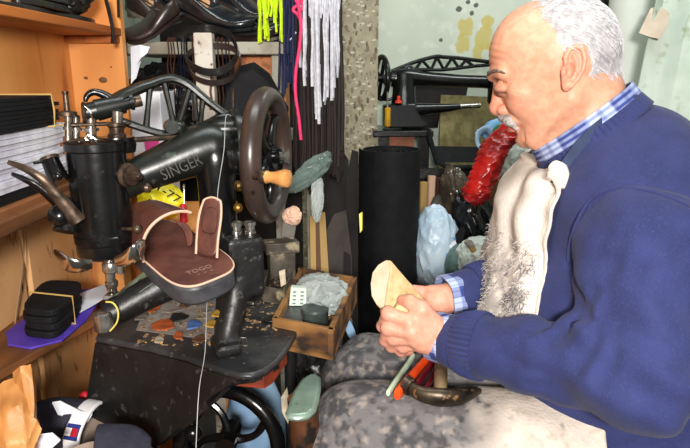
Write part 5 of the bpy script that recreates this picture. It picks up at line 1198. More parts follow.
# ---- body pieces in room coordinates
FW = V((-.945, .326, 0)); LF = V((-.326, -.945, 0))
S1 = P(642, 250, .765); SH1 = P(630, 222, .83); E1 = P(638, 376, .72); W1 = P(440, 338, .905)
S2 = SH1 - LF * .34 + V((0, 0, -.03)); W2 = P(444, 298, .985); E2 = P(585, 268, 1.07)
PEL = V((.50, .88, .56)); NB = hw(600, 160)
K1 = P(366, 444, .90); K2p = P(374, 388, 1.08); H1 = V((.50, .78, .555)); H2 = V((.50, .99, .555))
F1 = V((K1.x + .03, K1.y - .0, .08)); F2 = V((K2p.x + .03, K2p.y, .08))
def arm_near(p, g=0.): return smin(d_cap(p, S1, E1, .062 + g, .045 + g), d_cap(p, E1, W1, .044 + g, .029 + g), .03)
def arm_far(p, g=0.): return smin(d_cap(p, S2, E2, .062 + g, .045 + g), d_cap(p, E2, W2, .044 + g, .029 + g), .03)
def oriented(p): return p
RT = np.array([list(FW), list(LF), [0, 0, 1]])
def torso(p, g=0.):
    d = d_ell(p, (.435, .90, .86), (.125 + g, .185 + g, .20 + g), RT)
    d = smin(d, d_ell(p, (.42, .90, .70), (.155 + g, .175 + g, .17 + g), RT), .08)
    d = smin(d, d_ell(p, (.47, .92, .83), (.12 + g, .18 + g, .15 + g), RT), .05)
    d = smin(d, d_ell(p, PEL, (.14 + g, .18 + g, .12 + g), RT), .07)
    d = smin(d, d_cap(p, SH1 - LF * .0, S2 + LF * .03, .062 + g, .062 + g), .05)
    return d
def legs(p, g=0.):
    d = smin(d_cap(p, H1, K1, .082 + g, .060 + g), d_cap(p, H2, K2p, .082 + g, .060 + g), .03)
    d = smin(d, smin(d_cap(p, K1, F1, .055 + g, .04 + g), d_cap(p, K2p, F2, .055 + g, .04 + g), .02), .02)
    return d
def body_fn(p):
    d = smin(torso(p, -.006), legs(p, -.004), .03); d = smin(d, arm_near(p, -.006), .03); d = smin(d, arm_far(p, -.006), .03)
    d = smin(d, d_cap(p, NB, NB + V((.02, .01, -.10)), .05, .07), .03)
    for f in (F1, F2): d = smin(d, d_cap(p, f + V((.02, 0, -.04)), f + V((-.15, .03, -.048)), .035, .028), .02)
    return d
bv, bf = sdf_mesh(body_fn, (-.22, .45, .0), (.76, 1.42, 1.08), .011)
# ---- hands
def chain(p, pts, rs, k=.006):
    d = None
    for a, b, ra, rb in zip(pts[:-1], pts[1:], rs[:-1], rs[1:]):
        x = d_cap(p, a, b, ra, rb); d = x if d is None else smin(d, x, .003)
    return d
Pk = lambda l: [P(*q) for q in l]
near_f = [  # knuckle, middle joint, end joint, tip
    Pk([(409, 322, .872), (389, 314, .880), (383, 326, .905), (392, 333, .925)]),
    Pk([(412, 332, .872), (389, 328, .884), (386, 340, .905), (397, 343, .925)]),
    Pk([(416, 339, .876), (394, 338, .890), (392, 346, .908), (403, 347, .925)]),
    Pk([(421, 344, .884), (403, 346, .897), (401, 351, .910), (409, 351, .922)])]
near_t = Pk([(436, 326, .880), (422, 310, .872), (410, 302, .880), (403, 301, .892)])
def hand_near(p):
    d = d_cap(p, W1 + (W1 - P(409, 335, .885)) * .6, P(434, 337, .895), .026, .0245)
    for i, f in enumerate(near_f): d = smin(d, d_cap(p, P(435, 335 + i * 3, .892), f[0], .0165 - i * .001, .0120), .012)
    d = smin(d, d_cap(p, near_t[0], near_t[1], .0155, .0122), .012)
    d = smin(d, d_cap(p, near_t[1], P(412, 322, .880), .008, .008), .012)
    for i, f in enumerate(near_f):
        r = (.0106, .0110, .0104, .0092)[i]
        x = chain(p, f, [r * 1.08, r, r * .92, r * .80]); x = smin(x, d_sph(p, f[1], r * 1.06), .004); d = smin(d, x, .0035)
    x = chain(p, near_t[1:], [.0118, .0108, .0088]); d = smin(d, x, .004)
    return d + .0005 * fbm(p * 160, 2)
far_f = [Pk([(420, 300, 1.0), (406, 288, 1.0), (396, 284, .985), (390, 288, .965)]), Pk([(416, 307, 1.0), (402, 296, 1.0), (390, 295, .985), (384, 300, .965)]),
         Pk([(414, 314, 1.0), (400, 306, 1.0), (389, 306, .985), (385, 311, .965)]), Pk([(415, 322, .995), (403, 318, 1.0), (394, 319, .985), (391, 322, .965)])]
far_t = Pk([(438, 298, .985), (430, 294, .985), (421, 292, .985), (414, 290, .985)])
def hand_far(p):
    d = d_cap(p, W2 + (W2 - P(420, 302, .98)) * .6, P(437, 301, .98), .026, .0245)
    for i, f in enumerate(far_f): d = smin(d, d_cap(p, P(437, 299 + i * 4, .985), f[0], .016 - i * .001, .012), .012)
    d = smin(d, d_cap(p, far_t[0], far_t[1], .014, .0115), .012)
    for i, f in enumerate(far_f):
        r = (.0104, .0108, .0102, .0090)[i]; d = smin(d, chain(p, f, [r * 1.08, r, r * .92, r * .82]), .0035)
    return smin(d, chain(p, far_t[1:], [.0112, .0102, .0086]), .004) + .0005 * fbm(p * 160, 2)
def handmesh(fn, pts, W):
    P_ = [p for f in pts for p in f] + [W]
    lo = [min(p[i] for p in P_) - .035 for i in range(3)]; hi = [max(p[i] for p in P_) + .035 for i in range(3)]
    return sdf_mesh(fn, lo, hi, .0016)
nv, nf = handmesh(hand_near, near_f + [near_t], W1)
fv, ff = handmesh(hand_far, far_f + [far_t], W2)
def hand_col(v, fs, tips):
    c = np.tile(np.array(C(218, 161, 138)), (len(v), 1))
    for f in fs:
        for j, w_ in ((0, .30), (1, .42), (2, .35), (3, .5)):
            k = w_ * np.exp(-(np.linalg.norm(v - arr(f[j]), axis=1) / .011) ** 2)[:, None]; c = c * (1 - k) + np.array(C(216, 128, 112)) * k
    return c
cn, cf_ = hand_col(nv, near_f + [near_t], 0), hand_col(fv, far_f + [far_t], 0)
g = G(); g.add(to_w(hv), hf); g.add([V(v) for v in bv], bf); g.add([V(v) for v in nv], nf); g.add([V(v) for v in fv], ff)
cc = np.concatenate([colh, np.tile(np.array(C(226, 170, 144)), (len(bv), 1)), cn, cf_]); g.c = np.concatenate([cc, np.ones((len(cc), 1))], 1)
M_skin = mat('skin', (1, 1, 1), (.90, .80, .76), 90, .48, bump=.05, bscale=260, attr='Col', sss=.12, spec=.4)
man = obj('person', g, M_skin, smooth=80)
tag(man, 'grey haired man with moustache in blue jumper and soiled white apron, seated over his work', 'person')
# ---- hair, brow, moustache
M_hair = mat('grey_hair', C(204, 200, 201), C(160, 156, 159), 160, .85, bump=.25, bscale=300, stretch=(1, 1, .35))
M_stache = mat('grey_moustache', C(186, 178, 176), C(136, 128, 126), 220, .7, bump=.5, bscale=320)
M_brow = mat('dark_brow', C(128, 106, 94), C(84, 68, 60), 240, .8)
def strands(seeds_fn, n, L, r, dirf, seed, lift=.0):
    g = G(); rr = random.Random(seed)
    for i in range(n):
        p0 = seeds_fn(rr)
        if p0 is None: continue
        d = V(dirf(p0, rr)); q = V(p0); pts = [hw(q.x, -q.y, q.z)]
        for s_ in range(1, 4):
            q = q + d * (L * rr.uniform(.7, 1.2) / 3)
            dd = float(head_fn(np.array([q], dtype=np.float32))[0]); nrm = head_n(q); q = q + nrm * (lift * s_ + .5 - dd) if True else q
            pts.append(hw(q.x, -q.y, q.z))
        g.tube(pts, [r, r * .9, r * .7, r * .25], 4)
    return g
def head_n(q):
    e = .8; a = np.array([[q[0] + e, q[1], q[2]], [q[0] - e, q[1], q[2]], [q[0], q[1] + e, q[2]], [q[0], q[1] - e, q[2]], [q[0], q[1], q[2] + e], [q[0], q[1], q[2] - e]], dtype=np.float32)
    f = head_fn(a); n = V((f[0] - f[1], f[2] - f[3], f[4] - f[5])); return n.normalized()
# hair region (u,v): behind a receding line, above the ears, down to the nape
def hair_w(u, v, c):
    ac = abs(c)
    line = 530 + max(0, v + 2) * .62 + max(0, 20 - ac) * .0        # front hair line
    w_ = (u - line) / 10.
    if v > 46 and u < 588: w_ = min(w_, (u - 560 - (v - 46) * .2) / 5. if v < 62 and u < 569 else -1)
    low = 74 + (u - 588) * .22
    w_ = min(w_, (low - v) / 5.)
    if u > 588 - 0 and v > 46: w_ = min(w_, (u - 586) / 4.)
    return w_
def hair_fn(p):
    d = head_fn(p)
    w_ = hw_vec(p)
    th = 1.1 * np.clip(w_, -1, 1) 
    return d - th - (.9 * fbm(np.stack([p[:, 0] * .12, p[:, 1] * .28, p[:, 2] * .28], 1), 2) + .5 * vn(np.stack([p[:, 0] * .3, p[:, 1] * .8, p[:, 2] * .8], 1))) * np.clip(w_ + .2, 0, 1)
def hw_vec(p):
    u, v, ac = p[:, 0], -p[:, 1], np.abs(p[:, 2])
    line = 526 + np.maximum(0, v + 2) * .66
    w1 = (u - line) / 14.
    lowl = np.where(u < 570, 58 - (u - 562) * 0, np.where(u < 590, 46 - np.maximum(0, 0), 78 + (u - 590) * .12))
    # arch over the ear: cut a rounded gap
    earcut = np.sqrt(((u - 573) / 14.5) ** 2 + ((v - 72) / 27) ** 2)
    w2 = (74 - v) / 7.
    w2 = np.where(u < 575, (62 - v) / 5., w2)
    w3 = np.where(ac > 30, (earcut - 1.) * 4, 1.)
    nz = fbm(p * .16, 2) * 1.7
    return np.minimum(np.minimum(w1, w2), w3) + nz * .6
yv, yf = sdf_mesh(hair_fn, (520, -100, -62), (640, 14, 62), 1.25)
obj('hair', G().mesh(to_w(yv), yf), M_hair, man, smooth=70, label='short white grey hair')
pool = yv[np.random.default_rng(3).permutation(len(yv))[:5200]]
pl_w = hw_vec(pool.astype(np.float32)); pool = pool[(pl_w > -.25)]
g = G()
dn = head_fn((pool + np.array([[.8, 0, 0]])).astype(np.float32)), head_fn((pool - np.array([[.8, 0, 0]])).astype(np.float32)), head_fn((pool + np.array([[0, .8, 0]])).astype(np.float32)), head_fn((pool - np.array([[0, .8, 0]])).astype(np.float32)), head_fn((pool + np.array([[0, 0, .8]])).astype(np.float32)), head_fn((pool - np.array([[0, 0, .8]])).astype(np.float32))
NN = np.stack([dn[0] - dn[1], dn[2] - dn[3], dn[4] - dn[5]], 1); NN /= np.linalg.norm(NN, axis=1)[:, None] + 1e-9
rr = random.Random(8)
for p0, n0 in zip(pool, NN):
    p0, n0 = V(p0), V(n0)
    if n0.length < .5: continue
    d = V((1, -.55 - .02 * max(0, p0.x - 590), rr.uniform(-.25, .25))); d = (d - n0 * d.dot(n0)).normalized(); l_ = rr.uniform(5, 11)
    pts = [p0 - n0 * .6, p0 + d * l_ * .5 + n0 * .9, p0 + d * l_ + n0 * rr.uniform(.2, 1.1)]
    g.tube([hw(q.x, -q.y, q.z) for q in pts], [.00050, .00042, .00012], 3)
obj('hair_strands', g, mat('white_hair', C(210, 207, 209), C(172, 168, 172), 60, .8), man, smooth=70)
def st_fn(p):
    pc = p.copy(); pc[:, 2] = np.abs(pc[:, 2])
    d = d_cap(pc, e3(503, 118, 0), e3(512, 121.5, 14), 5.8, 5.6); d = smin(d, d_cap(pc, e3(512, 121.5, 14), e3(521, 129, 22), 5.2, 2.0), 3)
    return d + 1.3 * vn(np.stack([p[:, 0] * .5, p[:, 1] * .25, p[:, 2] * .8], 1)) + .5 * fbm(p * .5, 2)
sv, sf = sdf_mesh(st_fn, (494, -136, -30), (530, -108, 30), .9)
obj('moustache', G().mesh(to_w(sv), sf), M_stache, man, smooth=60, label='grey moustache')
def br_fn(p):
    pc = p.copy(); pc[:, 2] = np.abs(pc[:, 2])
    d = np.minimum(np.minimum(d_cap(pc, e3(486.5, 75.5, 7), e3(488.5, 72.5, 22), 1.8, 2.0), d_cap(pc, e3(488.5, 72.5, 22), e3(496.5, 70.5, 34), 2.0, 1.8)), d_cap(pc, e3(496.5, 70.5, 34), e3(506, 73, 39), 1.8, 1.0))
    return d + .9 * vn(p * .7)
rv_, rf = sdf_mesh(br_fn, (478, -86, -46), (512, -62, 46), .8)
obj('eyebrow', G().mesh(to_w(rv_), rf), M_brow, man, smooth=60, label='dark grey eyebrows')
# ---- jumper
M_jump = mat('blue_knit', C(43, 50, 99), C(34, 41, 85), 22, .9, bump=.3, bscale=420, c3=C(50, 58, 108), s3=300, lo3=.52, hi3=.85, sheen=.05)
M_rib = mat('blue_rib', C(48, 60, 114), C(32, 40, 86), 30, .9, bump=.4, bscale=300)
nk_o = hw(592, 124); nk_ax = (hw(560, 60) - hw(596, 150)).normalized()
GROOVES = []
def jumper_fn(p, folds=True):
    an = smin(d_cap(p, S1, E1, .083, .062), d_cap(p, E1, W1 + (E1 - W1) * .12, .060, .043), .035)
    af = smin(d_cap(p, S2, E2, .086, .063), d_cap(p, E2, W2 + (E2 - W2) * .14, .060, .042), .035)
    t = torso(p, .02)
    t = smin(t, d_cap(p, hw(598, 146), hw(608, 182), .060, .066), .045)
    if folds:
        e1 = arr(E1)
        # creases bunching at the inner elbow and along the upper arm
        q = p - e1; fa = np.exp(-(np.linalg.norm(q, axis=1) / .11) ** 2)
        dirn = q @ arr((E1 - S1).normalized()) + .5 * (q @ arr((W1 - E1).normalized()))
        an = an + .0062 * fa * np.sin(dirn * 105 + 3.0 * vn(p * 16))
        q2 = p - arr(lerp(E1, W1, .55)); f2 = np.exp(-(np.linalg.norm(q2, axis=1) / .10) ** 2)
        an = an + .0036 * f2 * np.sin((q2 @ arr((W1 - E1).normalized())) * 95 + (p[:, 2] * 70) + 2 * vn(p * 30))
        q3 = p - arr(lerp(S1, E1, .45)); f3 = np.exp(-(np.linalg.norm(q3, axis=1) / .13) ** 2)
        an = an + .0058 * f3 * np.sin(q3 @ arr((W1 - E1).normalized()) * 75 + q3 @ arr((E1 - S1).normalized()) * 26 + 2.5 * vn(p * 14))
    d = smin(t, an, .007); d = smin(d, af, .03)
    # sleeve seam around the near shoulder
    sd_ = np.abs(t - an)
    d = d - .0022 * np.exp(-((sd_ - .007) / .004) ** 2) * (p[:, 1] < .90) * (p[:, 2] > .80)
    if folds:
        for a_, b_, dp_, wd_ in GROOVES:
            ds = d_cap(p, a_, b_, 0., 0.); d = d + dp_ * np.exp(-(ds / wd_) ** 2)
    d = d + .005 * fbm(p * 11, 2) 
    # neck opening
    d = smax(d, -d_cap(p, hw(540, 60), hw(600, 150), .068, .064), .008)
    d = smax(d, -(legs_apron_clear(p)), .01) if False else d
    return d
for path, dp_, wd_ in (([(592, 292), (572, 322), (548, 344)], .0075, .008), ([(604, 306), (594, 340), (578, 368)], .007, .009), ([(570, 264), (578, 300), (590, 326)], .008, .009), ([(612, 322), (612, 352), (600, 384)], .006, .009),
                       ([(566, 316), (548, 330), (528, 340)], -.004, .007), ([(600, 298), (586, 332), (566, 352)], -.004, .007), ([(626, 232), (612, 262), (604, 290)], .004, .010), ([(652, 226), (640, 268), (632, 300)], .0035, .011), ([(540, 372), (520, 366), (500, 356)], .004, .007), ([(556, 388), (530, 384)], .0035, .007)):
    hs = [hit(lambda p: jumper_fn(p, False), u, v, .45, 1.4) for u, v in path]; hs = [h_ for h_ in hs if h_ is not None]
    for a_, b_ in zip(hs[:-1], hs[1:]): GROOVES.append((a_, b_, dp_, wd_))
jv, jf = sdf_mesh(jumper_fn, (.10, .50, .48), (.78, 1.32, 1.12), .0042)
jump = obj('jumper', G().mesh(jv, jf), M_jump, man, smooth=80, label='navy blue knitted jumper')
seam = [hit(jumper_fn, u, v, .45, 1.4) for u, v in ((568, 262), (569, 246), (576, 224), (587, 204), (600, 193), (618, 188), (640, 189), (664, 195), (689, 206))]
seam = [q for q in seam if q is not None]
obj('sleeve_seam', G().tube(seam, .0022, 8, smooth=6), M_jump, jump, smooth=70)
def ring(c, ax, r0, r1, n=40, X=None):
    ax = V(ax).normalized(); X = V(X) if X is not None else ax.orthogonal(); X = (X - ax * X.dot(ax)).normalized(); Y = ax.cross(X)
    return [V(c) + X * r0 * math.cos(2 * PI * i / n) + Y * r1 * math.sin(2 * PI * i / n) for i in range(n)]
# ribbed cuffs
def ribbed(a, b, r0, r1, ribs, nm, m, amp=.0016, rows_n=8):
    a, b = V(a), V(b); ax = (b - a).normalized(); X = ax.orthogonal().normalized(); Y = ax.cross(X); rows = []
    for i in range(rows_n):
        t = i / (rows_n - 1); r = lerp(r0, r1, t) + .002 * math.sin(t * PI); row = []
        for j in range(ribs * 4):
            w = 2 * PI * j / (ribs * 4); q = r + amp * math.cos(w * ribs); row.append(lerp(a, b, t) + (X * math.cos(w) + Y * math.sin(w)) * q)
        rows.append(row)
    return obj(nm, G().sheet(rows, .003, closed=True), m, man, smooth=70)
ribbed(lerp(W1, E1, .27), lerp(W1, E1, .14), .0465, .0425, 40, 'jumper_cuff', M_jump)
ribbed(lerp(W2, E2, .33), lerp(W2, E2, .18), .0465, .0425, 40, 'jumper_cuff', M_jump)
# checked shirt: cuffs and collar
def check_mat():
    m = mat('checked_shirt', C(120, 136, 190)); nt = m.node_tree; N = nt.nodes; L = nt.links; b = N['Principled BSDF']
    uv = N.new('ShaderNodeAttribute'); uv.attribute_name = 'Col'; L.new(uv.outputs['Color'], b.inputs['Base Color']); b.inputs['Roughness'].default_value = .85; return m
M_check = check_mat()
def checked(rows, th, nm, fu, fv, parent, closed=False, subdiv=1):
    """a cloth band woven with a check: one colour per thread crossing"""
    m_, n_ = len(rows), len(rows[0]); cols_ = []
    for i in range(m_):
        for j in range(n_):
            a = (i * fu) % 1.; b = (j * fv) % 1.
            wa = .0 if a > .5 else 1.; wb = .0 if b > .5 else 1.
            base_ = np.array(C(52, 64, 128)) * (1 - (wa + wb) / 2) + np.array(C(172, 186, 222)) * ((wa + wb) / 2)
            if (b * 4) % 1. > .7: base_ = base_ * .6 + np.array(C(40, 50, 110)) * .4
            cols_.append(list(base_) + [1])
    g = G().sheet(rows, th, closed); g.c = np.array(cols_ + cols_); return obj(nm, g, M_check, parent, smooth=60)
def cuff(W, E, t0, t1, r0, r1):
    a, b = lerp(W, E, t0), lerp(W, E, t1); ax = (b - a).normalized(); X = ax.orthogonal().normalized(); Y = ax.cross(X); rows = []
    for i in range(25):
        t = i / 24; r = lerp(r0, r1, t); rows.append([lerp(a, b, t) + (X * math.cos(w) + Y * math.sin(w)) * (r + .0012 * math.sin(5 * w + 3 * t)) for w in [2 * PI * j / 120 for j in range(120)]])
    return checked(rows, .002, 'shirt_cuff', .115, .05, man, True)
cuff(W1, E1, -.03, .2, .0365, .0385); cuff(W2, E2, .0, .25, .0355, .0375)
# collar band: an oval band round the neck, rising to the nape
rows = []
for i in range(17):
    t = i / 16; row = []
    for j in range(140):
        w = 2 * PI * j / 140; cu, sn = math.cos(w), math.sin(w)
        u = 589 + 46 * cu; v = 124 - 36 * cu; n_ = (8 - 16 * t)            # across the band
        u2 = u - n_ * .62; v2 = v - n_ * .78
        sp_ = 46 + 3.0 * t - 6 * max(0, -cu) ** 2
        row.append(hw(u2 + cu * 2.5 * t, v2, sn * sp_))
    rows.append(row)
checked(rows, .003, 'shirt_collar', .17, .043, man, True)
rows2 = []
for i in range(9):
    t = i / 8; row = []
    for j in range(240):
        w = 2 * PI * j / 240; cu, sn = math.cos(w), math.sin(w)
        u = 590 + (46.5 + 2 * t) * cu; v = 127 - 38 * cu; n_ = -3 - 13 * t
        q = 50.5 + 6 * t - 6 * max(0, -cu) ** 2 + .9 * math.cos(w * 60)
        row.append(hw(u - n_ * .62 + cu * 3 * t, v - n_ * .78, sn * q))
    rows2.append(row)
obj('jumper_neckband', G().sheet(rows2, .005, closed=True), M_jump, man, smooth=70)
# ---- trousers (dark), under the apron
M_trous = mat('dark_trousers', C(30, 32, 46), C(22, 24, 36), 20, .85, bump=.2, bscale=200)
def trousers_fn(p):
    d = legs(p, .006); d = smin(d, d_ell(p, PEL, (.15, .19, .13), RT), .05)
    return np.maximum(d, .10 - p[:, 2]) + .004 * fbm(p * 12, 2)
tv, tf = sdf_mesh(trousers_fn, (-.16, .52, .08), (.74, 1.32, .72), .009)
obj('trousers', G().mesh(tv, tf), M_trous, man, smooth=80)
# ---- apron: a skirt over the lap and a bib on the chest
def lap(p, g):
    d = smin(d_cap(p, H1 + V((-.06, .0, .012)), K1, .085 + g, .070 + g), d_cap(p, H2 + V((-.06, 0, .012)), K2p, .085 + g, .074 + g), .05)
    sh_ = smin(d_cap(p, K1, F1, .072 + g, .055 + g), d_cap(p, K2p, F2, .074 + g, .055 + g), .05)
    return smin(d, sh_, .03)
def apron_fn(p):
    d = lap(p, .016)
    w_ = .0045 * fbm(p * 13, 3) + .0025 * np.sin(p[:, 0] * 60 + p[:, 1] * 45 + 3 * vn(p * 12))
    d = d + w_
    inn = -(d + .013)
    d = np.maximum(d, inn)
    # cut: hem to the right of the lap, below the shins, back of the legs
    side = (p - arr(P(608, 436, .80))) @ arr(V((1, -.25, .1)).normalized())
    d = np.maximum(d, side)
    d = np.maximum(d, .22 - p[:, 2])
    back = .50 + .10 * np.clip((p[:, 0]) / .3, -1, 1) * 0 - p[:, 2]
    d = np.maximum(d, np.where(p[:, 0] > .06, back, -1.))
    return d
av, af_ = sdf_mesh(apron_fn, (-.16, .60, .2), (.44, 1.28, .74), .0045)
GREY, DARK, CLEAN, TAN = np.array(C(108, 104, 105)), np.array(C(56, 55, 58)), np.array(C(214, 200, 188)), np.array(C(176, 160, 148))
avp = av.astype(np.float32)
n1, n2, n3 = fbm(avp * 105, 4), fbm(avp * 13 + 4, 3), fbm(avp * 110 + 2, 2)
cln = np.clip((avp[:, 0] - .165 + .10 * n2 + .25 * (.80 - avp[:, 1])) / .07, 0, 1)[:, None]
c_ = GREY * (1 - cln) + CLEAN * cln
dk = np.clip((n1 + .55 * n2 + .10 - .42 * cln[:, 0]) * 3.2, 0, 1)[:, None]; c_ = c_ * (1 - dk * .85) + DARK * dk * .85
lt = np.clip((n3 - .18) * 5, 0, 1)[:, None] * .5; c_ = c_ * (1 - lt) + TAN * lt
M_apr = mat('apron_cloth', (1, 1, 1), (.86, .85, .84), 40, .92, attr='Col', bump=.35, bscale=220)
g = G().mesh([V(v) for v in av], af_); g.c = np.concatenate([c_, np.ones((len(c_), 1))], 1)
apr = obj('apron', g, M_apr, man, smooth=80, label='stained whitish work apron')
# bib: a puckered sheet lying on the chest, with its gathered top
bibrows = []
edge_f = [(548, 160), (524, 172), (507, 196), (500, 220), (496, 246), (488, 272), (482, 300), (478, 322), (476, 336)]
edge_n = [(560, 170), (559, 186), (554, 206), (549, 226), (545, 250), (540, 275), (535, 300), (530, 320), (526, 334)]
MM, NNc = 44, 34
def bez(pts, t):
    x = t * (len(pts) - 1); i = min(int(x), len(pts) - 2); f = x - i; g_ = lambda j: np.array(pts[max(0, min(len(pts) - 1, j))], float)
    a, b, c0, d0 = g_(i - 1), g_(i), g_(i + 1), g_(i + 2)
    return .5 * ((2 * b) + (c0 - a) * f + (2 * a - 5 * b + 4 * c0 - d0) * f * f + (3 * b - a - 3 * c0 + d0) * f ** 3)
near_edge = []
for i in range(MM):
    t = i / (MM - 1); q = bez(edge_n, t); h_ = hit(lambda p: smin(torso(p, .02), d_cap(p, hw(598, 146), hw(608, 182), .060, .066), .045), q[0], q[1], .5, 1.4)
    near_edge.append(h_ if h_ is not None else P(q[0], q[1], .82))
# smooth the touched depths
for _ in range(6): near_edge = [near_edge[0]] + [(near_edge[i - 1] + near_edge[i] * 2 + near_edge[i + 1]) / 4 for i in range(1, MM - 1)] + [near_edge[-1]]
for i in range(MM):
    t = i / (MM - 1); q = bez(edge_f, t); ne = near_edge[i] - hr * .008; kf = .95
    fe = P(q[0], q[1], .95)                      # front contour of the cloth
    farp = fe + V((.05, .16, 0)); row = []
    for j in range(NNc):
        s_ = j / (NNc - 1) * 1.7
        if s_ <= 1: 
            # quarter-round path from the near edge to the front contour
            w = s_ * PI / 2; a = ne + (fe - ne) * math.sin(w) ; off = V((0, 0, 0))
            p = V((lerp(ne.x, fe.x, math.sin(w)), lerp(ne.y, fe.y, 1 - math.cos(w)), lerp(ne.z, fe.z, s_)))
        else:
            w = (s_ - 1) / .7 * PI / 2; p = V((lerp(fe.x, farp.x, 1 - math.cos(w)), lerp(fe.y, farp.y, math.sin(w)), fe.z))
        q3 = p * 24; fold = mnoise.noise(q3) * .006 + .0065 * math.sin(s_ * 11 + t * 7 + 2 * mnoise.noise(p * 9)) * (1 - .5 * t) + .006 * math.sin(t * 30 + s_ * 5) * max(0, 1 - t * 1.6)
        ru = max(0, (t - .38)) * 2; fold += ru * (.006 * mnoise.noise(p * 60) + .004 * mnoise.noise(p * 130))
        row.append(p + V((-1, -.5, .1)).normalized() * (fold - .002 + (.012 if t < .05 else 0)))
    bibrows.append(row)
bp_ = np.array([[list(p) for p in r] for r in bibrows]).reshape(-1, 3).astype(np.float32)
tt = np.repeat(np.arange(MM) / (MM - 1), NNc); ss = np.tile(np.arange(NNc) / (NNc - 1), MM)
b1, b2 = fbm(bp_ * 70, 3), fbm(bp_ * 24 + 3, 3)
cb_ = np.tile(np.array(C(228, 217, 207)), (len(bp_), 1))
dirty = np.clip((tt - .36) * 2.6, 0, .9) * np.clip(1.25 - np.abs(ss - .42) * 1.2, 0, 1) * np.clip((ss - .05) * 8, 0, 1)
dk = np.clip((b1 + .5 * b2 + .34 * dirty - .10) * 5, 0, 1) * np.clip(dirty * 1.6 + .05, 0, 1)
cb_ = cb_ * (1 - dk[:, None] * .7) + np.array(C(104, 99, 100)) * dk[:, None] * .7
gg = G().sheet(bibrows, .004); gg.c = np.concatenate([np.concatenate([cb_, cb_]), np.ones((2 * len(cb_), 1))], 1)
bib = obj('apron_bib', gg, M_apr, man, smooth=80, subd=1, label='cream apron bib soiled with grey fluff')
hem = [r[0] + V((-.001, -.003, 0)) for r in bibrows[1:]]
obj('bib_hem', G().tube(hem, .0042, 8, flat=.6), mat('cream_cloth', C(224, 212, 202), C(200, 188, 176), 60, .9, bump=.3), bib)
g = G().tube([near_edge[0] + V((-.012, -.006, .006)), near_edge[1] + V((-.006, -.012, .004)), near_edge[3] + V((.0, -.012, 0)), near_edge[6] + V((.002, -.008, 0))], [.010, .013, .010, .006], 12, smooth=4)
obj('rolled_corner', g, mat('cream_cloth_roll', C(226, 214, 204), C(204, 190, 178), 40, .9, bump=.4), bib)
# fluff tufts
rr = random.Random(77); GL, GD = G(), G()
for i in range(7000):
    a = rr.randint(int(MM * .42), MM - 2); b = rr.randint(3, int(NNc * .72))
    p = lerp(bibrows[a][b], bibrows[a + 1][b], rr.random()) + (bibrows[a][b + 1] - bibrows[a][b]) * rr.random()
    nz = mnoise.noise(p * 34)
    if nz < -.22 or rr.random() > (a / MM - .36) * 3.5: continue
    d = V((rr.uniform(-1, .3), rr.uniform(-1, .4), rr.uniform(-.8, .5))).normalized()
    l_ = rr.uniform(.003, .007); s1_ = V((rr.uniform(-1, 1), rr.uniform(-1, 1), rr.uniform(-1, 1))) * .0035
    (GD if nz + rr.uniform(-.25, .25) > .12 else GL).tube([p, p + d * l_ * .5 + s1_, p + d * l_ + s1_ * 2 + V((0, 0, -.002))], [.0005, .00045, .0003], 3)
obj('fluff', GL, mat('pale_fluff', C(196, 188, 183), C(150, 143, 140), 70, .95), bib, kind='stuff', label='pale woolly fluff')
obj('fluff', GD, mat('dark_fluff', C(140, 133, 132), C(96, 92, 93), 70, .95), bib, kind='stuff', label='dark grey fluff')
# neck strap of the apron over the jumper
JF = lambda p: jumper_fn(p, False)
sp_ = []
for (u, v) in [(640, 99), (628, 106), (612, 116), (596, 129), (582, 143), (570, 159), (562, 172), (556, 184)]:
    h_ = hit(JF, u, v, .5, 1.4)
    sp_.append(h_ if h_ is not None else P(u, v, .84))
rows = []
for i in range(len(sp_) * 4 - 3):
    x = i / 4; j = min(int(x), len(sp_) - 2); f = x - j; p = lerp(sp_[j], sp_[j + 1], f); T = (sp_[j + 1] - sp_[j]).normalized(); sidev = T.cross(hr).normalized()
    rows.append([p - hr * .006 + sidev * .0085 * q for q in (-1, -.5, 0, .5, 1)])
for _ in range(4):
    rows = [rows[0]] + [[(rows[i - 1][j] + rows[i][j] * 2 + rows[i + 1][j]) / 4 for j in range(5)] for i in range(1, len(rows) - 1)] + [rows[-1]]
obj('apron_strap', G().sheet(rows, .003), mat('dark_blue_tape', C(44, 56, 88), C(34, 44, 72), 40, .8, bump=.2, bscale=300), apr, label='dark blue neck strap')
# ================================================================ what he works on
M_cork = mat('pale_cork', C(210, 184, 140), C(192, 160, 112), 60, .75, bump=.3, bscale=120, c3=C(168, 128, 74), s3=110, lo3=.62, hi3=.7)
hp = thing('shoe_heel', 'pale wedge heel of cork held in the hands of the man', 'heel', tuple(P(398, 292, .93)))
f0 = [(371, 284, .925), (373, 272, .922), (379, 264, .92), (386, 259.5, .918), (391, 260, .914), (391, 272, .908), (388, 288, .905), (385, 310, .907), (377, 306, .915), (372, 297, .92)]
vec = P(426, 297, .928) - P(391, 262, .918)
b0 = [P(*q) for q in f0]; cfr = sum(b0, V((0, 0, 0))) / len(b0); back = [cfr + (p - cfr) * .88 + vec * 1.05 + V((0, .012, -.006)) for p in b0]
rows = [[lerp(p, q, t) for p, q in zip(b0, back)] for t in [i / 8 for i in range(9)]]
g = G(); vs = [p for r in rows for p in r]; n_ = len(b0); fs = [(i * n_ + j, i * n_ + (j + 1) % n_, (i + 1) * n_ + (j + 1) % n_, (i + 1) * n_ + j) for i in range(8) for j in range(n_)]
g.add(vs, fs + [tuple(range(n_))[::-1], tuple(8 * n_ + j for j in range(n_))])
obj('heel_block', g, M_cork, hp, smooth=50, bevel=.002)
cn_ = (b0[3] - b0[0]).cross(b0[7] - b0[0]).normalized(); cn_ = -cn_ if cn_.dot(vec) > 0 else cn_
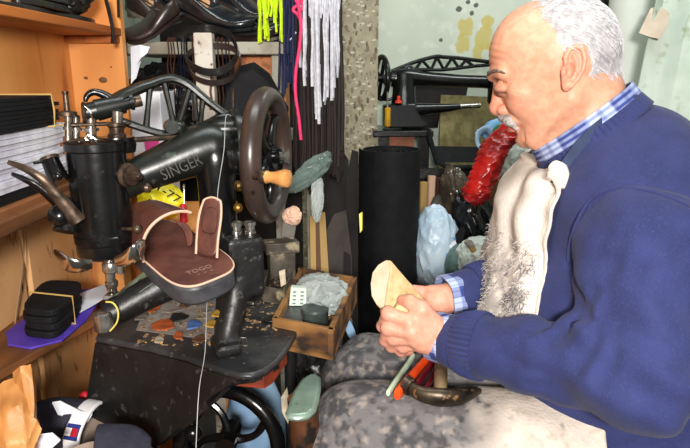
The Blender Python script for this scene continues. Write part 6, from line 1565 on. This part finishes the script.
obj('heel_seat', G().prism([cfr + (p - cfr) * .93 + cn_ * .0005 for p in b0], cn_ * .0025), mat('pale_seat', C(208, 194, 172), C(192, 174, 146), 40, .7), hp, label='smooth paler seat face')
ctb = P(402, 315, .878)
tag(obj('cork_offcut', G().prism([P(u, v, k) for u, v, k in ((391, 322, .885), (392, 312, .885), (397, 305, .885), (406, 307, .882), (413, 315, .878), (411, 320, .876), (402, 323, .878))], (.004, .022, 0)), M_cork, bevel=.002), 'small cork offcut pinched between thumb and forefinger', 'offcut')
# ---- tools lying in the lap
AF = lambda p: lap(p, .018)
def on_lap(u, v, lift): 
    h_ = hit(AF, u, v, .5, 1.6); return (h_ if h_ is not None else P(u, v, .95)) + V((0, 0, lift))
hd = [on_lap(408, 396, .016), on_lap(421, 405, .017), on_lap(440, 408, .017), on_lap(460, 406, .014), on_lap(480, 397, .010)]
hm = thing('hammer', 'cobbler hammer with broad worn iron head lying in the lap', 'hammer', tuple(hd[2]))
M_iron = mat('worn_hammer_iron', C(84, 72, 58), C(46, 40, 36), 40, .38, metal=.7, bump=.3, c3=C(160, 120, 84), s3=70, lo3=.6, hi3=.68)
obj('hammer_head', G().tube(hd, [.0095, .0115, .0145, .0125, .004], 14, smooth=5, flat=.75).cyl(hd[0] + (hd[0] - hd[1]) * .25 + V((0, 0, 0)), hd[0] + (hd[1] - hd[0]) * .25, .0140, .0125), M_iron, hm)
obj('handle', G().tube([hd[2] + V((0, 0, .004)), on_lap(440, 390, .024), on_lap(440, 372, .030), P(438, 350, .965)], [.009, .010, .010, .009], 12, smooth=3), mat('old_handle', C(120, 100, 70), C(76, 58, 38), 30, .5, stretch=(1, 1, .3)), hm)
def tool(nm, lb, cat, a, b, w_, m, th=.6, wid=None):
    a, b = V(a), V(b); t = thing(nm, lb, cat, tuple(a))
    obj('handle', G().tube([a, lerp(a, b, .1), lerp(a, b, .5), lerp(a, b, .9), b], [w_ * .8, w_, w_ * 1.05, w_, w_ * .8], 14, smooth=3, flat=th), m, t)
    obj('blade', G().tube([b - (b - a) * .04, b + (b - a) * .5], [w_ * .6, w_ * .4], 8, flat=.25), M_steel, t); return t
M_orange = mat('orange_plastic', C(238, 84, 30), C(220, 64, 20), 30, .35)
M_pgreen = mat('pale_green_plastic', C(196, 216, 190), C(170, 196, 170), 20, .4)
M_dkred = mat('dark_red_plastic', C(112, 20, 34), C(86, 12, 24), 20, .35)
tool('knife', 'knife with bright orange handle lying in the lap below the hands', 'knife', on_lap(397, 402, .012), on_lap(428, 372, .026), .0105, M_orange)
tool('knife', 'pale green handled tool left of the orange knife in the lap', 'knife', on_lap(388, 398, .008), on_lap(413, 368, .022), .0062, M_pgreen)
tool('awl', 'dark red handled tool right of the orange knife under the hammer head', 'awl', on_lap(413, 400, .016), on_lap(434, 376, .028), .0072, M_dkred)
tool('awl', 'dark red handled tool nearest the hammer handle', 'awl', on_lap(425, 400, .014), on_lap(439, 380, .026), .0066, M_dkred)
# ---- shoe anvil on a post in front of the knee
AZ0 = .67
an = thing('shoe_anvil', 'iron shoe anvil with greenish worn plate on a rusty post beside the knee', 'anvil', (PZ(302, 404, AZ0).x, PZ(302, 404, AZ0).y, 0))
px = [(288, 402), (285, 410), (287, 415), (297, 416), (309, 414), (316, 408), (319, 398), (321, 386), (321, 376), (316, 372), (308, 373), (300, 379), (292, 391)]
AZ = .690
pts = [PZ(u, v, AZ) for u, v in px]
cA_ = sum(pts, V((0, 0, 0))) / len(pts)
ap_ = obj('sole_plate', G().prism(pts, (0, 0, -.011)), mat('greenish_worn_iron', C(136, 158, 142), C(104, 126, 114), 20, .32, metal=.35, bump=.08, c3=C(70, 78, 68), s3=60, lo3=.62, hi3=.8), an, bevel=.006, label='greenish polished sole plate')
pc_ = PZ(302, 403, AZ - .02)
obj('post', G().tube([V((pc_.x, pc_.y, AZ - .0115)), V((pc_.x + .004, pc_.y, AZ - .09)), V((pc_.x + .004, pc_.y, AZ - .2)), V((pc_.x, pc_.y, .03))], [.021, .0215, .022, .024], 16, smooth=3), mat('rusty_post', C(104, 62, 38), C(56, 36, 26), 30, .5, metal=.3, bump=.3, c3=C(32, 26, 22), s3=40, lo3=.52, hi3=.62), an)
obj('foot', G().lathe([(.09, 0), (.09, .02), (.03, .035)], (pc_.x, pc_.y, 0), n=24), M_blackworn, an)
tag(obj('leather_scrap', G().prism([P(u, v, 1.0) for u, v in ((281, 398), (287, 388), (291, 412), (288, 424), (282, 412))], (0, .003, .001)), MS['cream']), 'cream scrap hanging behind the shoe anvil post', 'scrap')
# ---- seat
ch = thing('chair', 'dark brown wooden chair the man sits on', 'chair', (.56, .88, 0))
M_chair = mat('dark_chair_wood', C(60, 38, 28), C(40, 26, 20), 12, .5, stretch=(1, 1, .2))
obj('seat', G().aabox((.37, .66, .40), (.80, 1.10, .425)), M_chair, ch, bevel=.006)
for x, y in ((.40, .69), (.40, 1.07), (.77, .69), (.77, 1.07)): obj('leg', G().aabox((x - .02, y - .02, 0), (x + .02, y + .02, .40)), M_chair, ch, bevel=.003)
for y in (.69, 1.07): obj('back_post', G().aabox((.78, y - .02, .425), (.815, y + .02, .9)), M_chair, ch, bevel=.003)
obj('backrest', G().aabox((.785, .71, .68), (.81, 1.05, .86)), M_chair, ch, bevel=.003)
for o in list(bpy.data.objects):
    if '_o' in o: del o['_o']
for m in bpy.data.materials:
    if '_' in m: del m['_']
